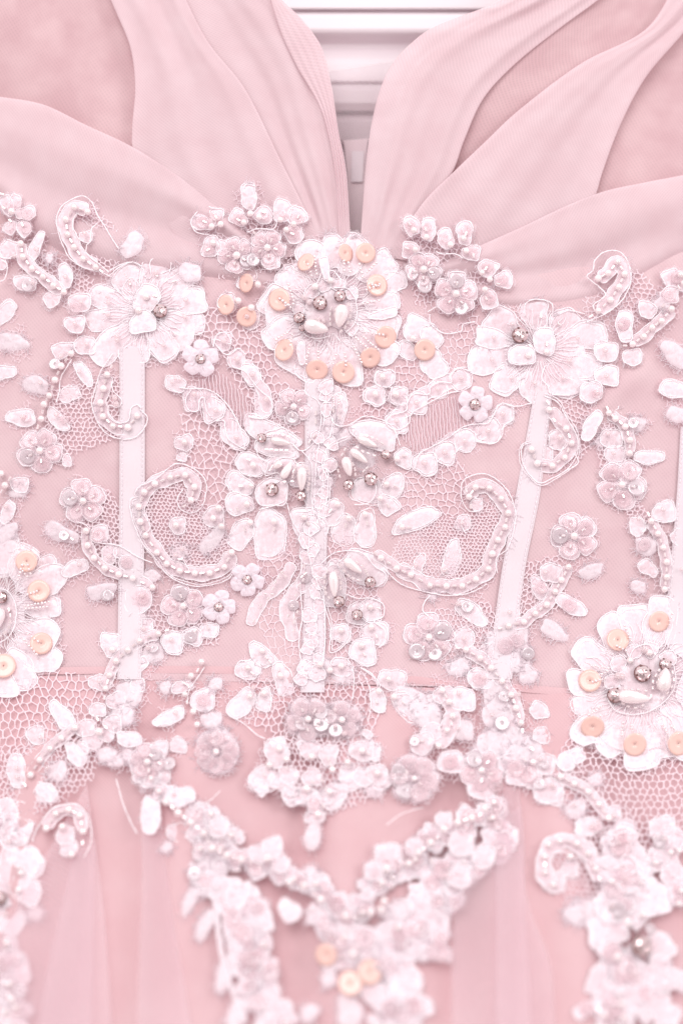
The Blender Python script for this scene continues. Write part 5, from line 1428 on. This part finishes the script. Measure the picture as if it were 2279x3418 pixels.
flower(965, 1260, 120, 15, n=6, pr=11.5, style='s', spokes=False); Q(1105, 1272, 44, bright=True); Bg(1045, 1270, 30, 975, 1315, 80, 990, 1220, 30); rp(1040, 1180, 60, 's'); rp(1050, 1340, 60, 's'); rp(960, 1370, 70, 'f')
pet(1050, 1490, 1275, 1500, 120, 'c'); PC(1140, 1475); rp(990, 1540, 60, 's')
motif('G', "beaded_vine", 400, 1150, "pearl vine going down to the left edge below the waist")
chain([(492, 1035), (403, 1103), (328, 1173), (262, 1247), (203, 1345)], 66); Bg(165, 1410, 60); P(650, 1062, r=13)
leaf(470, 1040, 345, 875, 140); leaf(560, 1280, 435, 1145, 115); pet(115, 1430, 108, 1220, 130); leaf(225, 1420, 370, 1510, 125); rp(375, 1320, 66, 'f'); rp(235, 1085, 60, 's'); PC(265, 1100, 310, 1300, 110, 1300, 112, 1360); rp(600, 1110, 66, 's'); rp(560, 1040, 60, 's')
pet(760, 1110, 925, 1110, 100, 'c'); leaf(640, 1240, 760, 1180, 110, 'f'); leaf(700, 1260, 860, 1230, 100, 'f'); rp(700, 1080, 50, 's'); pet(700, 1000, 880, 960, 120, 'f'); rp(540, 1170, 40, 's'); pet(800, 1180, 900, 1260, 80, 'f'); Bg(640, 980, 60, 695, 1035, 40)
# ---- left curl below waist
motif('J', "beaded_scroll", 450, 300, "small pearl curl low on the left net")
chain([(298, 315), (358, 222), (443, 195), (512, 232), (533, 335)], 80); Bg(530, 408, 80); P(460, 482, 400, 305); rp(420, 360, 60, 's'); rp(440, 440, 55, 's'); cord([(210, 400), (240, 320), (330, 200), (430, 165), (520, 180), (575, 260), (585, 400), (540, 500)], fr=12)
motif('J', "lace_border", 100, 600, "heavy lace border of petals along the lower left edge")
for a in ((60, 200, 180, 210, 110, 's'), (250, 40, 350, 120, 110, 'c'), (200, 250, 20, 420, 170, 'c'), (60, 470, 280, 560, 180, 'c'), (60, 620, 250, 760, 190, 'c'), (20, 520, 90, 660, 130, 's'), (-20, 860, 140, 960, 210, 'c'), (170, 840, 270, 870, 100, 'f'), (-40, 750, 60, 860, 120, 's'), (20, 300, 120, 240, 90, 's')): pet(*a)
P(135, 600, 120, 708, r=10); Bg(125, 570, 0); R(-4, 760, 50); PC(60, 400, 35, 865)
fluff([(30, 1050), (110, 1200), (60, 1400), (110, 1600)], 190, 22, rr=(40, 66), sq=0.3, pearls=0.1); P(65, 1310, 77, 1410, 103, 1460, 38, 1490, r=10); Bg(33, 1305, 40, 60, 1545, 80)
fluff([(40, 120), (60, 300), (40, 600), (10, 900)], 120, 9, ('s', 'f'), (36, 56), 0.2, 0)
# ---- left arm of the V
motif('K', "lace_border", 500, 500, "left arm of the lace V, dense petals with a line of pearls")
use('J'); fluff([(900, -30), (1060, 60), (1250, 180), (1420, 310), (1560, 400)], 84, 20, ('s', 's', 'c'), rr=(36, 62), sq=0.5, pearls=0.15)
pet(1050, 120, 1245, 110, 120, 'c', h=0.003); pet(980, 120, 950, 340, 130, 'c', h=0.003); Q(940, 222, 40, bright=True); rp(1130, 340, 60, 's'); pet(1090, 400, 1050, 470, 70, 'f'); rp(1400, 310, 66, 's', h=0.003); Q(1400, 300, 44, bright=True)
chain([(1063, 147), (1140, 215), (1220, 277), (1305, 347), (1358, 443), (1452, 487), (1545, 513)], 0, r=12.5, ph=0.0058); Bg(1105, 190, 40)
use('K'); fluff([(50, 330), (300, 460), (600, 560), (850, 700), (1050, 850)], 120, 28, ('s', 's', 'c'), rr=(38, 66), sq=0.5, pearls=0.15)
rp(590, 440, 70, 's', h=0.0035); rp(500, 480, 60, 's', h=0.003); rp(640, 540, 60, 's', h=0.003); P(560, 507, r=12.5, h=0.0062); Q(545, 412, 22, bright=True); Bg(520, 555, 80, 513, 480, 10); P(700, 658, 793, 682, 903, 770, r=12.5, h=0.0062); Bg(865, 738, 40); seeds(345, 590, 375, 585, 5)
pet(640, 780, 760, 900, 120, 'c', h=0.003); pet(820, 560, 850, 620, 90, 'f')
# ---- right arm of the V
motif('L', "lace_border", 350, 550, "right arm of the lace V, dense petals with a line of pearls")
fluff([(590, 400), (480, 470), (330, 520), (200, 600), (60, 700), (-20, 780)], 88, 24, ('s', 's', 'c'), rr=(34, 56), sq=0.5, pearls=0.12)
fluff([(570, 480), (530, 620), (420, 720), (300, 740), (200, 800)], 130, 22, ('s', 's', 'c'), rr=(36, 62), sq=0.4, pearls=0.08)
for a in ((500, 680, 58), (380, 600, 70), (370, 780, 62), (290, 480, 46), (130, 620, 46)): rp(*a, 's', h=0.0026)
P(507, 413, 437, 465, 363, 489, 290, 525, 219, 597, 153, 650, 102, 710, r=12.5, h=0.0062); Bg(405, 477, -25, 482, 452, -30, 257, 570, -50, 222, 695, 60, 15, 783, 50, 180, 635, -40, 528, 470, 20)
use('K'); fluff([(1500, 480), (1350, 560), (1250, 680), (1160, 800), (1060, 880)], 120, 22, ('s', 's', 'c'), rr=(36, 62), sq=0.5, pearls=0.1)
rp(1330, 500, 90, 's', h=0.0026); rp(1235, 590, 60, 's', h=0.003); P(1322, 572, 1293, 663, 1307, 780, 1287, 835, 1220, 850, 1062, 877, r=12.5, h=0.0062); Bg(1360, 632, 50, 1125, 885, 10); Q(1165, 888, 36, 1290, 670, 20, bright=True); PC(1350, 688); seeds(1050, 960, 1070, 975, 5)
# ---- tip of the V
motif('K', "lace_border", 1060, 1150, "tip of the lace V with three blurred peach sequins")
fluff([(900, 850), (960, 1000), (1060, 1080), (1180, 1120), (1240, 1000)], 170, 26, rr=(44, 70), sq=0.4, pearls=0.08)
KP(935, 1125, 66, 1090, 1305, 72, 1215, 1235, 72); P(1108, 1118, r=11.5, h=0.005); PC(1040, 1140); Q(1255, 1225, 36, 1132, 1372, 24, bright=True); pet(1080, 1360, 1085, 1600, 160, 'f'); pet(950, 1200, 960, 1340, 100, 'f'); pet(1240, 1280, 1300, 1400, 100, 'f')
# ---- tails
motif('K', "lace_border", 350, 1000, "left tail of the lace border hanging down the skirt")
use('K'); fluff([(120, 560), (280, 700), (400, 850), (430, 1010), (480, 1150)], 260, 30, ('f', 's', 'f', 'c'), (48, 78), 0.3, 0.04)
fluff([(400, 1100), (500, 1300), (580, 1450), (600, 1620)], 250, 24, ('f', 's', 'f'), (52, 84), 0.25, 0.03)
for a in ((110, 690, 20, 870, 110), (210, 850, 110, 1030, 120), (340, 1150, 240, 1360, 130), (420, 1400, 320, 1600, 150), (860, 1440, 800, 1560, 120)): leaf(*a, 'f')
band([(170, 620), (230, 800), (250, 1000), (300, 1250), (420, 1560)], 26, 'f')
motif('L', "lace_border", 150, 1100, "right tail of the lace border hanging down the skirt")
fluff([(330, 760), (230, 900), (150, 1050), (120, 1200)], 270, 30, ('f', 's', 'f', 'c'), (40, 66), 0.3, 0.04)
fluff([(60, 980), (20, 1150), (80, 1300), (20, 1500), (120, 1620)], 230, 28, ('f', 's', 'f', 'c'), (42, 70), 0.3, 0.04)
leaf(290, 850, 300, 1060, 90, 'f'); pet(130, 1400, 200, 1530, 110, 'c')
# ---- lower right
motif('L', "beaded_scroll", 960, 700, "curled pearl scroll low on the right side")
band([(1140, 800), (1100, 730), (1050, 640), (960, 590), (870, 610), (825, 680), (830, 770), (880, 830)], 86, 's', fr=1.5)
P(825, 670, 847, 607, 908, 588, 998, 602, 1058, 655, 1100, 738, 829, 755, 873, 822, 963, 672, r=11); Bg(826, 715, 85, 953, 590, 15, 1018, 620, 30, 1080, 708, 60, 1120, 790, 60); rp(880, 810, 60, 's'); rp(965, 740, 44, 's'); cord([(870, 660), (940, 650), (990, 680), (1060, 700)])
rp(1010, 970, 80, 'f'); rp(980, 980, 50, 'f')
motif('L', "lace_border", 1300, 1000, "dense lace column with one crystal at the lower right")
fluff([(1240, 560), (1290, 720), (1250, 880), (1240, 1050)], 230, 24, ('s', 'c', 's', 'f'), (44, 76), 0.3, 0.08)
for a in ((1370, 780, 1440, 990, 190, 'c'), (1130, 860, 1230, 1000, 190, 'c'), (1230, 700, 1260, 880, 200, 'c'), (1080, 1010, 1180, 1140, 170, 'c'), (1260, 940, 1370, 1010, 150, 's'), (1140, 1180, 1260, 1290, 180, 'c'), (1400, 1080, 1480, 1230, 150, 's'), (1440, 1280, 1600, 1360, 120, 'f')): pet(*a)
rp(1220, 600, 66, 's'); rp(1450, 520, 66, 's'); Q(1440, 590, 38, bright=True); PC(1222, 600); P(1502, 650, 1545, 640, 1420, 705, 1560, 855, 1545, 925, r=10); rp(1430, 700, 50, 's')
R(1350, 1150, 62, h=0.005); P(1350, 982, 1272, 1022, 1217, 1207, r=12, h=0.005); Q(1392, 1060, 26, bright=True); PC(1340, 815, 1190, 935, 1255, 790, 1300, 1297)
fluff([(1300, 1200), (1240, 1350), (1180, 1480), (1250, 1600)], 250, 24, ('s', 'c', 's', 'f'), (44, 74), 0.3, 0.05); P(1238, 1460, 1252, 1537, 1143, 1520, r=11, h=0.005); Bg(1230, 1415, 80, 1110, 1490, 50)
fluff([(1400, 1250), (1420, 1450), (1500, 1600)], 160, 10, ('s', 'f'), (40, 66), 0.2, 0.0)
fluff([(1530, 520), (1500, 700), (1560, 900)], 130, 8, ('s', 's'), (36, 56), 0.3, 0.1)
done()

scraps()
# loose threads lying on the skirt
motif('I', "loose_thread", 230, 1040, "fine loose thread on the skirt")
cord([(130, 1095), (190, 1050), (250, 1025), (310, 1010)], r=1.6, h=0.005)
motif('G', "loose_thread", 1400, 1490, "fine loose threads at the left tulle fold")
cord([(1330, 1540), (1390, 1500), (1440, 1450)], r=1.6, h=0.002); use('J'); cord([(745, 0), (780, 130), (830, 260), (880, 350)], r=2.2, h=0.002)
done()
